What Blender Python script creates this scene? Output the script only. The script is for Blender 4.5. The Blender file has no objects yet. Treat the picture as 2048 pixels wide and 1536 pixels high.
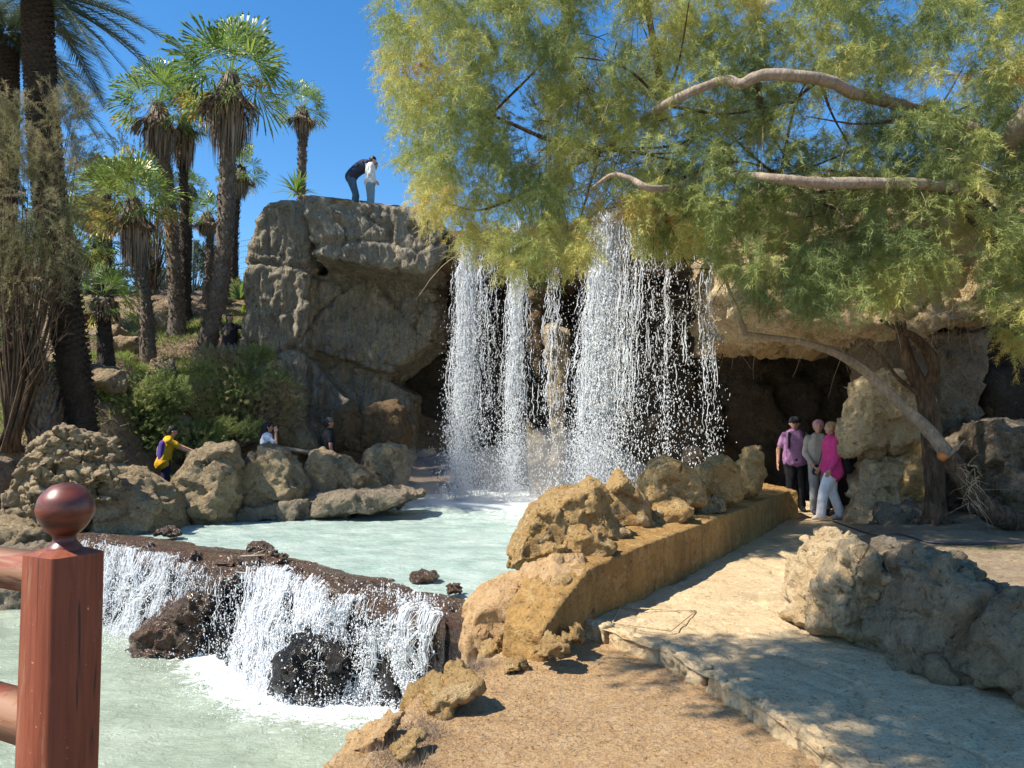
import bpy, bmesh, math, random
import numpy as np
from mathutils import Vector, Matrix
from mathutils.bvhtree import BVHTree
R = math.radians
C = bpy.context.scene.collection
sc = bpy.context.scene
# ---------------------------------------------------------------- camera, world, sun
F = 1500.0; PITCH = math.atan(82 / F); EYE = np.array([0, 0, 1.6])
cam = bpy.data.cameras.new('camera'); cam.lens = F / 2048 * 36; cam.sensor_width = 36
cam.clip_end = 2000; cam.clip_start = 0.05
co = bpy.data.objects.new('camera', cam); C.objects.link(co)
co.location = EYE; co.rotation_euler = (math.pi / 2 + PITCH, 0, 0); sc.camera = co
SUN_AZ, SUN_EL = -110, 52           # azimuth measured from +Y (view direction), negative = left
sdir = Vector((math.sin(R(SUN_AZ)) * math.cos(R(SUN_EL)), math.cos(R(SUN_AZ)) * math.cos(R(SUN_EL)), math.sin(R(SUN_EL))))
w = bpy.data.worlds.new('World'); sc.world = w; w.use_nodes = True
nt = w.node_tree; nt.nodes.clear()
sky = nt.nodes.new('ShaderNodeTexSky'); sky.sky_type = 'NISHITA'; sky.sun_disc = False
sky.sun_elevation = R(SUN_EL); sky.sun_rotation = R(SUN_AZ); sky.air_density = 1.0; sky.dust_density = 0.2; sky.ozone_density = 2.5
hs = nt.nodes.new('ShaderNodeHueSaturation'); hs.inputs['Saturation'].default_value = 1.32; hs.inputs['Value'].default_value = 1.25
bg = nt.nodes.new('ShaderNodeBackground'); bg.inputs[1].default_value = 0.096
wo = nt.nodes.new('ShaderNodeOutputWorld')
nt.links.new(sky.outputs[0], hs.inputs['Color']); nt.links.new(hs.outputs[0], bg.inputs[0]); nt.links.new(bg.outputs[0], wo.inputs[0])
sl = bpy.data.lights.new('sun', 'SUN'); sl.energy = 5.0; sl.angle = R(0.55); sl.color = (1, .93, .81)
so = bpy.data.objects.new('sun', sl); C.objects.link(so); so.rotation_euler = (-sdir).to_track_quat('-Z', 'Y').to_euler(); so.location = (-20, 5, 30)
sc.view_settings.view_transform = 'Standard'; sc.view_settings.look = 'None'; sc.view_settings.exposure = 0.82; sc.view_settings.gamma = 1
sc.render.resolution_x = 1024; sc.render.resolution_y = 768
sc.render.engine = 'CYCLES'
sc.cycles.max_bounces = 6; sc.cycles.diffuse_bounces = 3; sc.cycles.transparent_max_bounces = 8
# ---------------------------------------------------------------- geometry helpers
def ray(px, py):
    u, v = (px - 1024) / F, (768 - py) / F
    return np.array([u, math.cos(PITCH) - v * math.sin(PITCH), math.sin(PITCH) + v * math.cos(PITCH)])
def P(px, py, D):                       # world point seen at a photo pixel, D metres ahead
    d = ray(px, py); return EYE + d * (D / d[1])
def G(px, py, z=0.0):                   # where the ray of a pixel meets height z
    d = ray(px, py); return EYE + d * ((z - EYE[2]) / d[2])
def _hash(i, j, k, s=0):
    n = (i * 374761393 + j * 668265263 + k * 2147483647 + s * 974634777) & 0xffffffff
    n = ((n ^ (n >> 13)) * 1274126177) & 0xffffffff
    n = ((n ^ (n >> 15)) * 2246822519) & 0xffffffff
    return ((n ^ (n >> 16)) & 0xffffff) / float(0xffffff)
def noise(p, s=0):                      # value noise -1..1, p (n,3)
    p = np.asarray(p, float); i = np.floor(p).astype(np.int64); f = p - i; f = f * f * f * (f * (f * 6 - 15) + 10)
    r = 0
    for a in (0, 1):
        for b in (0, 1):
            for c in (0, 1):
                wgt = (f[:, 0] if a else 1 - f[:, 0]) * (f[:, 1] if b else 1 - f[:, 1]) * (f[:, 2] if c else 1 - f[:, 2])
                r = r + wgt * _hash(i[:, 0] + a, i[:, 1] + b, i[:, 2] + c, s)
    return r * 2 - 1
def fbm(p, o=4, s=0, g=0.5):
    r = 0; a = 1; t = 0; p = np.asarray(p, float)
    for k in range(o):
        r = r + a * noise(p, s + k); t += a; a *= g; p = p * 2.03 + 7.1
    return r / t
def ridged(p, o=3, s=0):
    r = 0; a = 1; t = 0; p = np.asarray(p, float)
    for k in range(o):
        r = r + a * (1 - np.abs(noise(p, s + k)) * 2); t += a; a *= .5; p = p * 2.1 + 3.3
    return r / t
def cells(p, s=0):                      # voronoi: nearest id-random (3), F1, F2, delta vector
    p = np.asarray(p, float); i = np.floor(p).astype(np.int64); n = len(p)
    d1 = np.full(n, 9.); d2 = np.full(n, 9.); dv = np.zeros((n, 3)); rid = np.zeros((n, 3))
    for a in (-1, 0, 1):
        for b in (-1, 0, 1):
            for c in (-1, 0, 1):
                ii = i + (a, b, c)
                fp = ii + np.stack([_hash(ii[:, 0], ii[:, 1], ii[:, 2], s + q) for q in (11, 12, 13)], 1)
                dl = p - fp; d = np.sqrt((dl ** 2).sum(1))
                near = d < d1
                d2 = np.where(near, d1, np.minimum(d2, d)); d1 = np.where(near, d, d1)
                dv[near] = dl[near]
                rr = np.stack([_hash(ii[near, 0], ii[near, 1], ii[near, 2], s + q) for q in (21, 22, 23)], 1)
                rid[near] = rr * 2 - 1
    return rid, d1, d2, dv
def facets(p, scale, s=0):              # flat broken planes, one per cell
    q = np.asarray(p) * scale + 0.25 * np.stack([noise(p * scale * 1.3, s + 50), noise(p * scale * 1.3, s + 51), noise(p * scale * 1.3, s + 52)], 1)
    rid, d1, d2, dv = cells(q, s)
    return (rid * dv).sum(1) + rid[:, 0] * .3, d2 - d1
def mesh_np(name, V, Fa, smooth=False, attr=None, mats=None, mi=None):
    me = bpy.data.meshes.new(name); V = np.asarray(V, np.float32)
    if not isinstance(Fa, (list, tuple)): Fa = [Fa]
    Fa = [np.asarray(f, np.int32) for f in Fa if len(f)]
    me.vertices.add(len(V)); me.vertices.foreach_set('co', V.ravel())
    nl = sum(f.size for f in Fa); npol = sum(len(f) for f in Fa)
    me.loops.add(nl); me.loops.foreach_set('vertex_index', np.concatenate([f.ravel() for f in Fa]))
    me.polygons.add(npol)
    st = []; off = 0
    for f in Fa:
        st.append(off + np.arange(len(f)) * f.shape[1]); off += f.size
    me.polygons.foreach_set('loop_start', np.concatenate(st).astype(np.int32))
    if smooth: me.polygons.foreach_set('use_smooth', np.ones(npol, bool))
    for m in (mats or []): me.materials.append(m)
    if mi is not None: me.polygons.foreach_set('material_index', np.asarray(mi, np.int32))
    me.update(calc_edges=True); me.validate()
    if attr:
        for k, (dom, arr) in attr.items():
            a = me.attributes.new(k, 'FLOAT', dom); a.data.foreach_set('value', np.asarray(arr, np.float32))
    return me
def link(name, me, mat=None, parent=None, origin=None):
    if mat is not None and not me.materials: me.materials.append(mat)
    o = bpy.data.objects.new(name, me); C.objects.link(o)
    if parent is None:
        if origin is None:
            n = len(me.vertices); co_ = np.empty(n * 3, np.float32); me.vertices.foreach_get('co', co_); co_ = co_.reshape(-1, 3)
            mn, mx = co_.min(0), co_.max(0); origin = ((mn[0] + mx[0]) / 2, (mn[1] + mx[1]) / 2, mn[2])
        me.transform(Matrix.Translation(-Vector(origin))); o.location = origin
    else:
        me.transform(Matrix.Translation(-parent.location)); o.parent = parent
    return o
def tag(o, label=None, cat=None, group=None, kind=None):
    if label: o['label'] = label
    if cat: o['category'] = cat
    if group: o['group'] = group
    if kind: o['kind'] = kind
    return o
def thing(name, loc, label, cat, group=None):
    o = bpy.data.objects.new(name, None); C.objects.link(o); o.location = Vector(loc); o.empty_display_size = .2
    bpy.context.view_layer.update()
    return tag(o, label, cat, group)
class MB:
    def __init__(s): s.V = []; s.T = []; s.Q = []; s.n = 0; s.at = []; s.aq = []
    def add(s, V, T=None, Q=None, a=0.0):
        V = np.asarray(V, float).reshape(-1, 3)
        if T is not None and len(T): T = np.asarray(T); s.T.append(T + s.n); s.at.append(np.broadcast_to(np.asarray(a, float), (len(T),)))
        if Q is not None and len(Q): Q = np.asarray(Q); s.Q.append(Q + s.n); s.aq.append(np.broadcast_to(np.asarray(a, float), (len(Q),)))
        s.V.append(V); s.n += len(V)
    def mesh(s, name, smooth=False):
        fs = []; at = []
        if s.T: fs.append(np.concatenate(s.T)); at += s.at
        if s.Q: fs.append(np.concatenate(s.Q)); at += s.aq
        return mesh_np(name, np.concatenate(s.V), fs, smooth, {'tint': ('FACE', np.concatenate(at))})
def unit(v):
    v = np.asarray(v, float); return v / (np.linalg.norm(v, axis=-1, keepdims=True) + 1e-9)
def spline(pts, n):
    pts = np.asarray(pts, float); m = len(pts)
    if m < 3:
        t = np.linspace(0, 1, n)[:, None]; return pts[0] * (1 - t) + pts[-1] * t
    e = np.vstack([2 * pts[0] - pts[1], pts, 2 * pts[-1] - pts[-2]])
    u = np.linspace(0, m - 1 - 1e-6, n); i = u.astype(int); t = (u - i)[:, None]
    p0, p1, p2, p3 = e[i], e[i + 1], e[i + 2], e[i + 3]
    return .5 * (2 * p1 + (p2 - p0) * t + (2 * p0 - 5 * p1 + 4 * p2 - p3) * t ** 2 + (3 * p1 - p0 - 3 * p2 + p3) * t ** 3)
def tube(mb, pts, rad, k=8, n=None, a=0.0, rough=0, seed=0, cap=True, flute=0):
    n = n or max(4, len(pts) * 4)
    q = spline(np.column_stack([np.asarray(pts, float), np.asarray(rad, float)]), n); c, r = q[:, :3], np.maximum(q[:, 3], 1e-4)
    t = unit(np.gradient(c, axis=0)); ref = np.array([0, 0, 1.]) if abs(t[0, 2]) < .9 else np.array([0, 1., 0])
    n1 = np.zeros_like(t); v = unit(np.cross(t[0], ref))
    for i in range(n):
        v = unit(v - t[i] * (v @ t[i])); n1[i] = v
    n2 = np.cross(t, n1); an = np.arange(k) * 2 * np.pi / k
    rr = r[:, None] * np.ones(k)
    ring = n1[:, None] * np.cos(an)[None, :, None] + n2[:, None] * np.sin(an)[None, :, None]
    if rough:
        pp = (c[:, None] + ring * rr[..., None]).reshape(-1, 3)
        rr = rr * (1 + rough * fbm(pp * (2.2 / max(r.max(), .02)) * np.array([1, 1, .35]), 3, seed).reshape(n, k))
    V = (c[:, None] + ring * rr[..., None]).reshape(-1, 3)
    i, j = np.meshgrid(np.arange(n - 1), np.arange(k), indexing='ij')
    Q = np.stack([i * k + j, i * k + (j + 1) % k, (i + 1) * k + (j + 1) % k, (i + 1) * k + j], -1).reshape(-1, 4)
    T = []
    if cap:
        V = np.vstack([V, c[:1], c[-1:]])
        T = [(n * k, (j_ + 1) % k, j_) for j_ in range(k)] + [(n * k + 1, (n - 1) * k + j_, (n - 1) * k + (j_ + 1) % k) for j_ in range(k)]
    mb.add(V, T, Q, a)
def hullmesh(ptsets):
    bm = bmesh.new()
    for pts in ptsets:
        vs = [bm.verts.new(tuple(p)) for p in pts]
        r = bmesh.ops.convex_hull(bm, input=vs)
        for v in [g for g in r['geom_interior'] if isinstance(g, bmesh.types.BMVert)]:
            if v.is_valid: bm.verts.remove(v)
    me = bpy.data.meshes.new('tmp'); bm.to_mesh(me); bm.free(); return me
def remesh(me, voxel, smooth=1):
    o = bpy.data.objects.new('tmp', me); C.objects.link(o)
    m = o.modifiers.new('r', 'REMESH'); m.mode = 'VOXEL'; m.voxel_size = voxel
    dg = bpy.context.evaluated_depsgraph_get(); dg.update()
    ev = o.evaluated_get(dg); out = bpy.data.meshes.new_from_object(ev)
    bpy.data.objects.remove(o); bpy.data.meshes.remove(me)
    n = len(out.vertices); V = np.empty(n * 3, np.float32); out.vertices.foreach_get('co', V); V = V.reshape(-1, 3).astype(float)
    E = np.empty(len(out.edges) * 2, np.int32); out.edges.foreach_get('vertices', E); E = E.reshape(-1, 2)
    deg = np.bincount(E.ravel(), minlength=n)[:, None] + 1e-9
    for _ in range(smooth):
        S = np.zeros_like(V)
        for a in range(3):
            S[:, a] = np.bincount(E[:, 0], V[E[:, 1], a], n) + np.bincount(E[:, 1], V[E[:, 0], a], n)
        V = V * .4 + .6 * S / deg
    out.vertices.foreach_set('co', V.astype(np.float32).ravel()); out.update()
    return out, V
def normals(me):
    n = len(me.vertices); N = np.empty(n * 3, np.float32); me.vertices.foreach_get('normal', N); return N.reshape(-1, 3).astype(float)
def setco(me, V, smooth=True):
    me.vertices.foreach_set('co', np.asarray(V, np.float32).ravel())
    me.polygons.foreach_set('use_smooth', np.full(len(me.polygons), smooth)); me.update()
def slab(outline, D, th, ins=.68, up=0.0):   # hull points of a chunky rock: outline at depth D, smaller copies before and behind
    o = [P(*(list(q) + [D])[:3]) for q in outline]; c = np.mean(o, 0); res = list(o)
    for s, dy in ((ins, -th / 2), (.92, -th * .28), (.92, th * .28), (ins, th / 2)):
        for q in o:
            v = c + (q - c) * s; res.append(v + np.array([0, dy, 0]))
    return res
def rock_mesh(hulls, voxel, amp=.05, fac=.08, fscale=2.0, crack=0, flute=0, strata=0, seed=0, sm=2, fine=.012, pit=0, topd=0, cks=1.0, ckw=.022):
    me, V = remesh(hullmesh(hulls), voxel, sm)
    for ps in range(2):
        N = normals(me)
        if ps == 0:
            f1, e1 = facets(V, fscale, seed); f2, e2 = facets(V + 5.3, fscale * 2.3, seed + 3)
            d = fac * f1 + fac * .45 * f2 + amp * fbm(V * 1.1, 3, seed)
            if crack:
                ev = V * (.42, .42, .6) * cks + .12 * np.stack([fbm(V * .9, 3, seed + 31), fbm(V * .9, 3, seed + 32), fbm(V * .9, 3, seed + 33)], 1)
                _, a1, a2, _ = cells(ev, seed + 9); d -= crack * np.exp(-((a2 - a1) / ckw) ** 2)
        else:
            d = fine * fbm(V * 9, 3, seed + 5) + fine * 1.6 * ridged(V * 4.0, 3, seed + 6) - fine * 2.2 * np.abs(fbm(V * 2.3, 3, seed + 60)) ** .7
            if flute: d += flute * ridged(V * (3.4, 3.4, .8) + .4 * fbm(V * 1.5, 2, seed)[:, None], 3, seed + 8) * np.clip(1 - np.abs(N[:, 2]) * 1.2, 0, 1)
            if strata: d += strata * noise(np.column_stack([V[:, 0] * .5, V[:, 1] * .5, V[:, 2] * 4 + fbm(V * .6, 2, seed)]), seed + 7)
            if pit: d -= pit * np.clip(noise(V * 7.5, seed + 40) - .35, 0, 1) + pit * .7 * np.clip(noise(V * 15, seed + 41) - .4, 0, 1)
        if topd: d = d * (1 - topd * np.clip(N[:, 2] * 1.3, 0, 1))
        V = V + N * d[:, None]; setco(me, V)
    return me
NR = [0]
def rock(name, label, cat, hulls, mat, voxel=.04, parent=None, group=None, **k):
    NR[0] += 1; k.setdefault('seed', NR[0] * 13)
    me = rock_mesh(hulls, voxel, **k); me.name = name
    o = link(name, me, mat, parent)
    if parent is None: tag(o, label, cat, group)
    return o
def bvh(*objs):
    vs = []; fs = []
    bpy.context.view_layer.update()
    for o in objs:
        b = len(vs); M = o.matrix_world
        vs += [M @ v.co for v in o.data.vertices]; fs += [[b + i for i in p.vertices] for p in o.data.polygons]
    return BVHTree.FromPolygons(vs, fs)
def drop(tree, x, y, z0=30, default=0.0):
    h = tree.ray_cast(Vector((x, y, z0)), Vector((0, 0, -1)))
    return h[0].z if h[0] is not None else default
# ---------------------------------------------------------------- materials
def mat_new(name):
    m = bpy.data.materials.new(name); m.use_nodes = True; nt = m.node_tree
    for n in list(nt.nodes): nt.nodes.remove(n)
    o = nt.nodes.new('ShaderNodeOutputMaterial'); b = nt.nodes.new('ShaderNodeBsdfPrincipled'); nt.links.new(b.outputs[0], o.inputs[0])
    return m, nt, b, o
def nd(nt, t, ins=None, **k):
    n = nt.nodes.new(t)
    for a, v in k.items(): setattr(n, a, v)
    for a, v in (ins or {}).items():
        if hasattr(v, 'links') or isinstance(v, bpy.types.NodeSocket): nt.links.new(v, n.inputs[a])
        else: n.inputs[a].default_value = v
    return n
def rgb(c): return (c[0], c[1], c[2], 1)
def nz(nt, pos, scale, det=5, rough=.6, dist=0.0):
    return nd(nt, 'ShaderNodeTexNoise', {'Vector': pos, 'Scale': scale, 'Detail': det, 'Roughness': rough, 'Distortion': dist}).outputs[0]
def ramp(nt, f, *st):
    r = nt.nodes.new('ShaderNodeValToRGB'); e = r.color_ramp.elements
    while len(e) < len(st): e.new(.5)
    for x, (p, c) in zip(e, st): x.position = p; x.color = rgb(c) if hasattr(c, '__len__') else (c, c, c, 1)
    nt.links.new(f, r.inputs[0]); return r.outputs[0]
def mix(nt, f, a, b, mode='MIX'):
    n = nt.nodes.new('ShaderNodeMix'); n.data_type = 'RGBA'; n.blend_type = mode
    for s, v in ((0, f), (6, a), (7, b)):
        if isinstance(v, bpy.types.NodeSocket): nt.links.new(v, n.inputs[s])
        elif s == 0: n.inputs[0].default_value = v
        else: n.inputs[s].default_value = rgb(v)
    return n.outputs[2]
def rockmat(name, c1, c2, c3, sc_=1.0, bump=.5, rough=.92, wet=0.0, dist=.02, streak=0, grain=1.0, spec=.3, crk_=.25, flt=0):
    m, nt, b, o = mat_new(name); pos = nt.nodes.new('ShaderNodeNewGeometry').outputs['Position']
    c = mix(nt, ramp(nt, nz(nt, pos, 1.3 * sc_, 6, .65, .6), (.38, 0.), (.62, 1.)), c1, c2)
    c = mix(nt, ramp(nt, nz(nt, pos, 3.7 * sc_, 7, .7, 1.0), (.5, 0.), (.72, 1.)), c, c3)
    sp = nz(nt, pos, 34 * sc_, 6, .75)
    c = mix(nt, 1.0, c, ramp(nt, sp, (.3, .62), (.5, 1.), (.75, 1.25)), 'MULTIPLY')
    vor = nd(nt, 'ShaderNodeTexVoronoi', {'Vector': pos, 'Scale': 13 * sc_}, feature='F1').outputs[0]
    if streak:
        mp = nd(nt, 'ShaderNodeMapping', {'Vector': pos}); mp.inputs['Scale'].default_value = (3, 3, .35)
        s = nz(nt, mp.outputs[0], 2.2, 5, .6); c = mix(nt, ramp(nt, s, (.48, 0.), (.7, streak)), c, (c1[0] * .28, c1[1] * .27, c1[2] * .26))
    nt.links.new(c, b.inputs['Base Color'])
    crk = nd(nt, 'ShaderNodeTexVoronoi', {'Vector': mix(nt, .16, pos, nd(nt, 'ShaderNodeTexNoise', {'Vector': pos, 'Scale': 6 * sc_}).outputs[1]), 'Scale': 2.6 * sc_}, feature='DISTANCE_TO_EDGE').outputs[0]
    ck = ramp(nt, crk, (0.0, 0.), (.035, 1.))
    pt_ = ramp(nt, nz(nt, pos, 15 * sc_, 4, .6, .5), (.30, 0.), (.40, 1.))
    c = mix(nt, 1.0, c, mix(nt, pt_, (.55, .5, .45), (1, 1, 1)), 'MULTIPLY')
    c = mix(nt, nd(nt, 'ShaderNodeMath', {0: ramp(nt, nz(nt, pos, .9 * sc_, 4), (.45, 0.), (.65, 1.)), 1: crk_}, operation='MULTIPLY').outputs[0], c, mix(nt, ck, (.35, .3, .26), (1, 1, 1)), 'MULTIPLY')
    nt.links.new(c, b.inputs['Base Color'])
    h1 = nz(nt, pos, 9 * sc_, 9, .72, .3)
    add = nd(nt, 'ShaderNodeMath', {0: h1, 1: nd(nt, 'ShaderNodeMath', {0: sp, 1: .35 * grain}, operation='MULTIPLY').outputs[0]}, operation='ADD').outputs[0]
    add = nd(nt, 'ShaderNodeMath', {0: add, 1: nd(nt, 'ShaderNodeMath', {0: vor, 1: .22}, operation='MULTIPLY').outputs[0]}, operation='ADD').outputs[0]
    add = nd(nt, 'ShaderNodeMath', {0: add, 1: nd(nt, 'ShaderNodeMath', {0: pt_, 1: .35}, operation='MULTIPLY').outputs[0]}, operation='ADD').outputs[0]
    add = nd(nt, 'ShaderNodeMath', {0: add, 1: nd(nt, 'ShaderNodeMath', {0: ck, 1: .3 * crk_}, operation='MULTIPLY').outputs[0]}, operation='ADD').outputs[0]
    bp = nd(nt, 'ShaderNodeBump', {'Height': add, 'Strength': bump, 'Distance': dist * 4})
    nt.links.new(bp.outputs[0], b.inputs['Normal']); b.inputs['Roughness'].default_value = rough
    b.inputs['Specular IOR Level'].default_value = spec
    if flt:
        mp2 = nd(nt, 'ShaderNodeMapping', {'Vector': pos}); mp2.inputs['Scale'].default_value = (1, 1, .22); fl = nz(nt, mp2.outputs[0], 5.5, 6, .6, .5)
        bp2 = nd(nt, 'ShaderNodeBump', {'Height': fl, 'Strength': 1.0, 'Distance': flt, 'Normal': bp.outputs[0]}); nt.links.new(bp2.outputs[0], b.inputs['Normal'])
    if wet:
        nt.links.new(ramp(nt, h1, (.35, .12), (.65, .45)), b.inputs['Roughness']); b.inputs['Specular IOR Level'].default_value = .7
    return m
def plain(name, c, rough=.7, bumpn=0, scale=20, var=.25, spec=.4, metal=0, sheen=0):
    m, nt, b, o = mat_new(name); pos = nd(nt, 'ShaderNodeTexCoord').outputs['Object']
    n = nz(nt, pos, scale, 5, .65)
    nt.links.new(mix(nt, 1.0, c, ramp(nt, n, (.3, 1 - var), (.7, 1 + var)), 'MULTIPLY'), b.inputs['Base Color'])
    b.inputs['Roughness'].default_value = rough; b.inputs['Specular IOR Level'].default_value = spec; b.inputs['Metallic'].default_value = metal
    if bumpn: nt.links.new(nd(nt, 'ShaderNodeBump', {'Height': n, 'Strength': bumpn, 'Distance': .01}).outputs[0], b.inputs['Normal'])
    return m
def leafmat(name, stops, trans=.35, rough=.6, spec=.3):
    m, nt, b, o = mat_new(name); a = nd(nt, 'ShaderNodeAttribute', attribute_name='tint').outputs['Fac']
    c = ramp(nt, a, *stops); nt.links.new(c, b.inputs['Base Color']); b.inputs['Roughness'].default_value = rough; b.inputs['Specular IOR Level'].default_value = spec
    t = nd(nt, 'ShaderNodeBsdfTranslucent', {'Color': c}); mx = nd(nt, 'ShaderNodeMixShader', {0: trans, 1: b.outputs[0], 2: t.outputs[0]})
    nt.links.new(mx.outputs[0], o.inputs[0]); return m
def barkmat(name, c1, c2, scale=1.0, bump=.8, vs=.2):
    m, nt, b, o = mat_new(name); pos = nt.nodes.new('ShaderNodeNewGeometry').outputs['Position']
    mp = nd(nt, 'ShaderNodeMapping', {'Vector': pos}); mp.inputs['Scale'].default_value = (1, 1, vs)
    n = nz(nt, mp.outputs[0], 26 * scale, 7, .7, .8)
    c = mix(nt, ramp(nt, n, (.36, 0.), (.62, 1.)), c1, c2); c = mix(nt, 1.0, c, ramp(nt, nz(nt, pos, 5, 4), (.3, .75), (.7, 1.2)), 'MULTIPLY')
    nt.links.new(c, b.inputs['Base Color']); b.inputs['Roughness'].default_value = .9; b.inputs['Specular IOR Level'].default_value = .2
    nt.links.new(nd(nt, 'ShaderNodeBump', {'Height': n, 'Strength': bump, 'Distance': .04}).outputs[0], b.inputs['Normal']); return m
M = {}
M['cliff'] = rockmat('cliff_stone', (.45, .38, .27), (.31, .28, .22), (.56, .47, .34), .55, .9, streak=.5, dist=.05, flt=.22, crk_=.15)
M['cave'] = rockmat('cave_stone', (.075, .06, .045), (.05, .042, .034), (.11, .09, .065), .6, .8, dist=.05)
M['ochre'] = rockmat('ochre_stone', (.64, .42, .18), (.50, .30, .11), (.74, .56, .32), 1.5, 1.0, dist=.03)
M['pale'] = rockmat('pale_stone', (.64, .49, .29), (.54, .38, .205), (.72, .59, .39), 1.0, .9, dist=.03)
M['tan'] = rockmat('tan_stone', (.47, .36, .215), (.34, .25, .15), (.58, .46, .29), 1.2, 1.0, dist=.035)
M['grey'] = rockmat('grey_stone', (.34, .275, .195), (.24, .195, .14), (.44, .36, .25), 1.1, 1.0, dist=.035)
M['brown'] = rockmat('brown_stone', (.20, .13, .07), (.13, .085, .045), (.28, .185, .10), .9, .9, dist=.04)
M['wet'] = rockmat('wet_brown_stone', (.12, .06, .032), (.055, .033, .022), (.23, .125, .05), 2.0, .9, wet=1, dist=.02)
M['wetblack'] = rockmat('wet_black_stone', (.018, .017, .017), (.03, .024, .022), (.045, .032, .024), 3.0, 1.0, wet=1, dist=.025)
# ---------------------------------------------------------------- setting: ground sheets
ZU, ZL = -0.10, -0.95
M['path'] = rockmat('path_stone', (.57, .43, .255), (.47, .345, .195), (.64, .51, .32), 1.6, .6, dist=.012, crk_=.3)
M['dirt'] = rockmat('dirt', (.62, .40, .20), (.54, .33, .155), (.68, .50, .30), 2.4, .9, dist=.012, grain=2.0, crk_=0)
M['soil'] = rockmat('brown_soil', (.36, .27, .17), (.25, .185, .115), (.46, .36, .23), 1.5, .8, dist=.02)  # soil under the trees, a darker brown than the bank dirt
M['hill'] = rockmat('hillside_soil', (.44, .31, .19), (.27, .19, .12), (.56, .43, .28), .9, 1.0, dist=.06)
g = mesh_np('ground', [(-400, -60, -2.2), (400, -60, -2.2), (400, 800, -2.2), (-400, 800, -2.2)], np.array([[0, 1, 2, 3]]))
tag(link('ground', g, M['hill']), kind='structure')
def loft_rows(L, Rr, ny, nx, zf, name, mat, pw=1.0):
    # L(y), R(y) give x limits
    ys = L[2](np.linspace(0, 1, ny)); t = np.linspace(0, 1, nx) ** pw
    xl = L[0](ys); xr = Rr(ys); X = xl[:, None] + (xr - xl)[:, None] * t; Y = np.repeat(ys[:, None], nx, 1)
    V = np.column_stack([X.ravel(), Y.ravel(), np.zeros(X.size)]); V[:, 2] = zf(V, X, Y)
    i, j = np.meshgrid(np.arange(ny - 1), np.arange(nx - 1), indexing='ij'); a = (i * nx + j)
    Q = np.stack([a, a + 1, a + nx + 1, a + nx], -1).reshape(-1, 4)
    return tag(link(name, mesh_np(name, V, Q, True), mat), kind='structure')
kerbP = np.array([G(*q) for q in ((1165, 1248), (1250, 1272), (1330, 1300), (1450, 1370), (1545, 1430), (1700, 1536), (1950, 1700), (2500, 2100))])
wallP = np.array([G(*q) for q in ((1085, 1296), (1110, 1285), (1180, 1245), (1300, 1190), (1400, 1138), (1480, 1095), (1560, 1050), (1580, 1036))])
lb = np.vstack([kerbP[::-1], wallP[2:], [[3.2, 15, 0], [1.5, 18, 0], [1.5, 24, 0]]])
rockP = np.array([G(*q) for q in ((2500, 1700), (2010, 1400), (1800, 1340), (1650, 1262), (1630, 1200), (1700, 1060))] + [[5.6, 13.5, 0], [6.2, 24, 0]])
xl_ = lambda y: np.interp(y, lb[:, 1], lb[:, 0]) - .03
xb_ = lambda y: np.interp(y, rockP[:, 1], rockP[:, 0])
def zpath(V, X, Y):
    ed, cr = facets(V * (1, 1, 0), 1.15, 4)
    return .012 * ed - .012 * np.exp(-(cr / .05) ** 2) + .014 * fbm(V * 2.5, 3, 1) + .006 * fbm(V * 9, 2, 2)
path = loft_rows((xl_, None, lambda t: 1.4 + 21 * t ** 1.7), lambda y: xb_(y) + .5, 620, 260, zpath, 'path', M['path'])
def zsoil(V, X, Y):
    d = V[:, 0] - xb_(V[:, 1]); return -.03 + .17 * np.clip(d / .7, 0, 1) + .05 * fbm(V * 1.2, 3, 8) + .015 * fbm(V * 6, 3, 9)
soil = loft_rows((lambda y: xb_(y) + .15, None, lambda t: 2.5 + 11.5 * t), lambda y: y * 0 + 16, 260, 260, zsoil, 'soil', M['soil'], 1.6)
edgeP = np.array([G(x, y, -.1) for x, y in ((300, 1900), (540, 1640), (650, 1540), (705, 1478), (800, 1418), (860, 1362), (915, 1327), (985, 1300), (1090, 1290))])
def zbank(V, X, Y):
    e = np.interp(V[:, 1], edgeP[:, 1], edgeP[:, 0]); d = V[:, 0] - e
    z = -.10 + .028 * fbm(V * 1.4, 3, 20) + .006 * fbm(V * 11, 3, 21) + .003 * noise(V * 40, 22)
    z = z + .05 * np.exp(-(d / .25) ** 2) * (fbm(V * 4, 3, 23))
    return z - np.clip(-d + .03, 0, 3) ** .85 * 1.9
bank = loft_rows((lambda y: np.interp(y, edgeP[:, 1], edgeP[:, 0]) - .75, None, lambda t: 1.6 + 4.5 * t), lambda y: np.interp(y, kerbP[::-1][:, 1], kerbP[::-1][:, 0]) + .1, 420, 330, zbank, 'dirt_bank', M['dirt'])
hc = [P(*q) for q in ((400, 727, 18), (355, 682, 20), (372, 642, 21), (467, 582, 24), (415, 602, 22), (297, 727, 18), (215, 722, 17), (160, 852, 14.2), (95, 862, 13.5), (20, 885, 13),
      (250, 632, 22), (100, 660, 20), (0, 700, 18), (-200, 760, 16), (-200, 560, 24), (485, 668, 20.2), (560, 700, 20.5), (230, 800, 15.6), (300, 780, 17), (60, 760, 16), (450, 770, 18))]
hc += [np.array(q, float) for q in ((-7.2, 15.2, 0), (-6, 16.2, 0), (-4.7, 17.2, 0), (-3.2, 18.5, 0), (-6.3, 13.6, -.1), (-8.5, 12, -.2), (-14, 11, .6), (-4, 15.4, -.1), (-2.2, 20, .5), (-14, 30, 6.6), (-6, 30, 6.5), (-22, 30, 6.4), (-10, 42, 6), (-28, 42, 6), (0, 30, 5), (0, 42, 5), (-28, 20, 4), (-24, 12, 1.5))]
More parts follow.
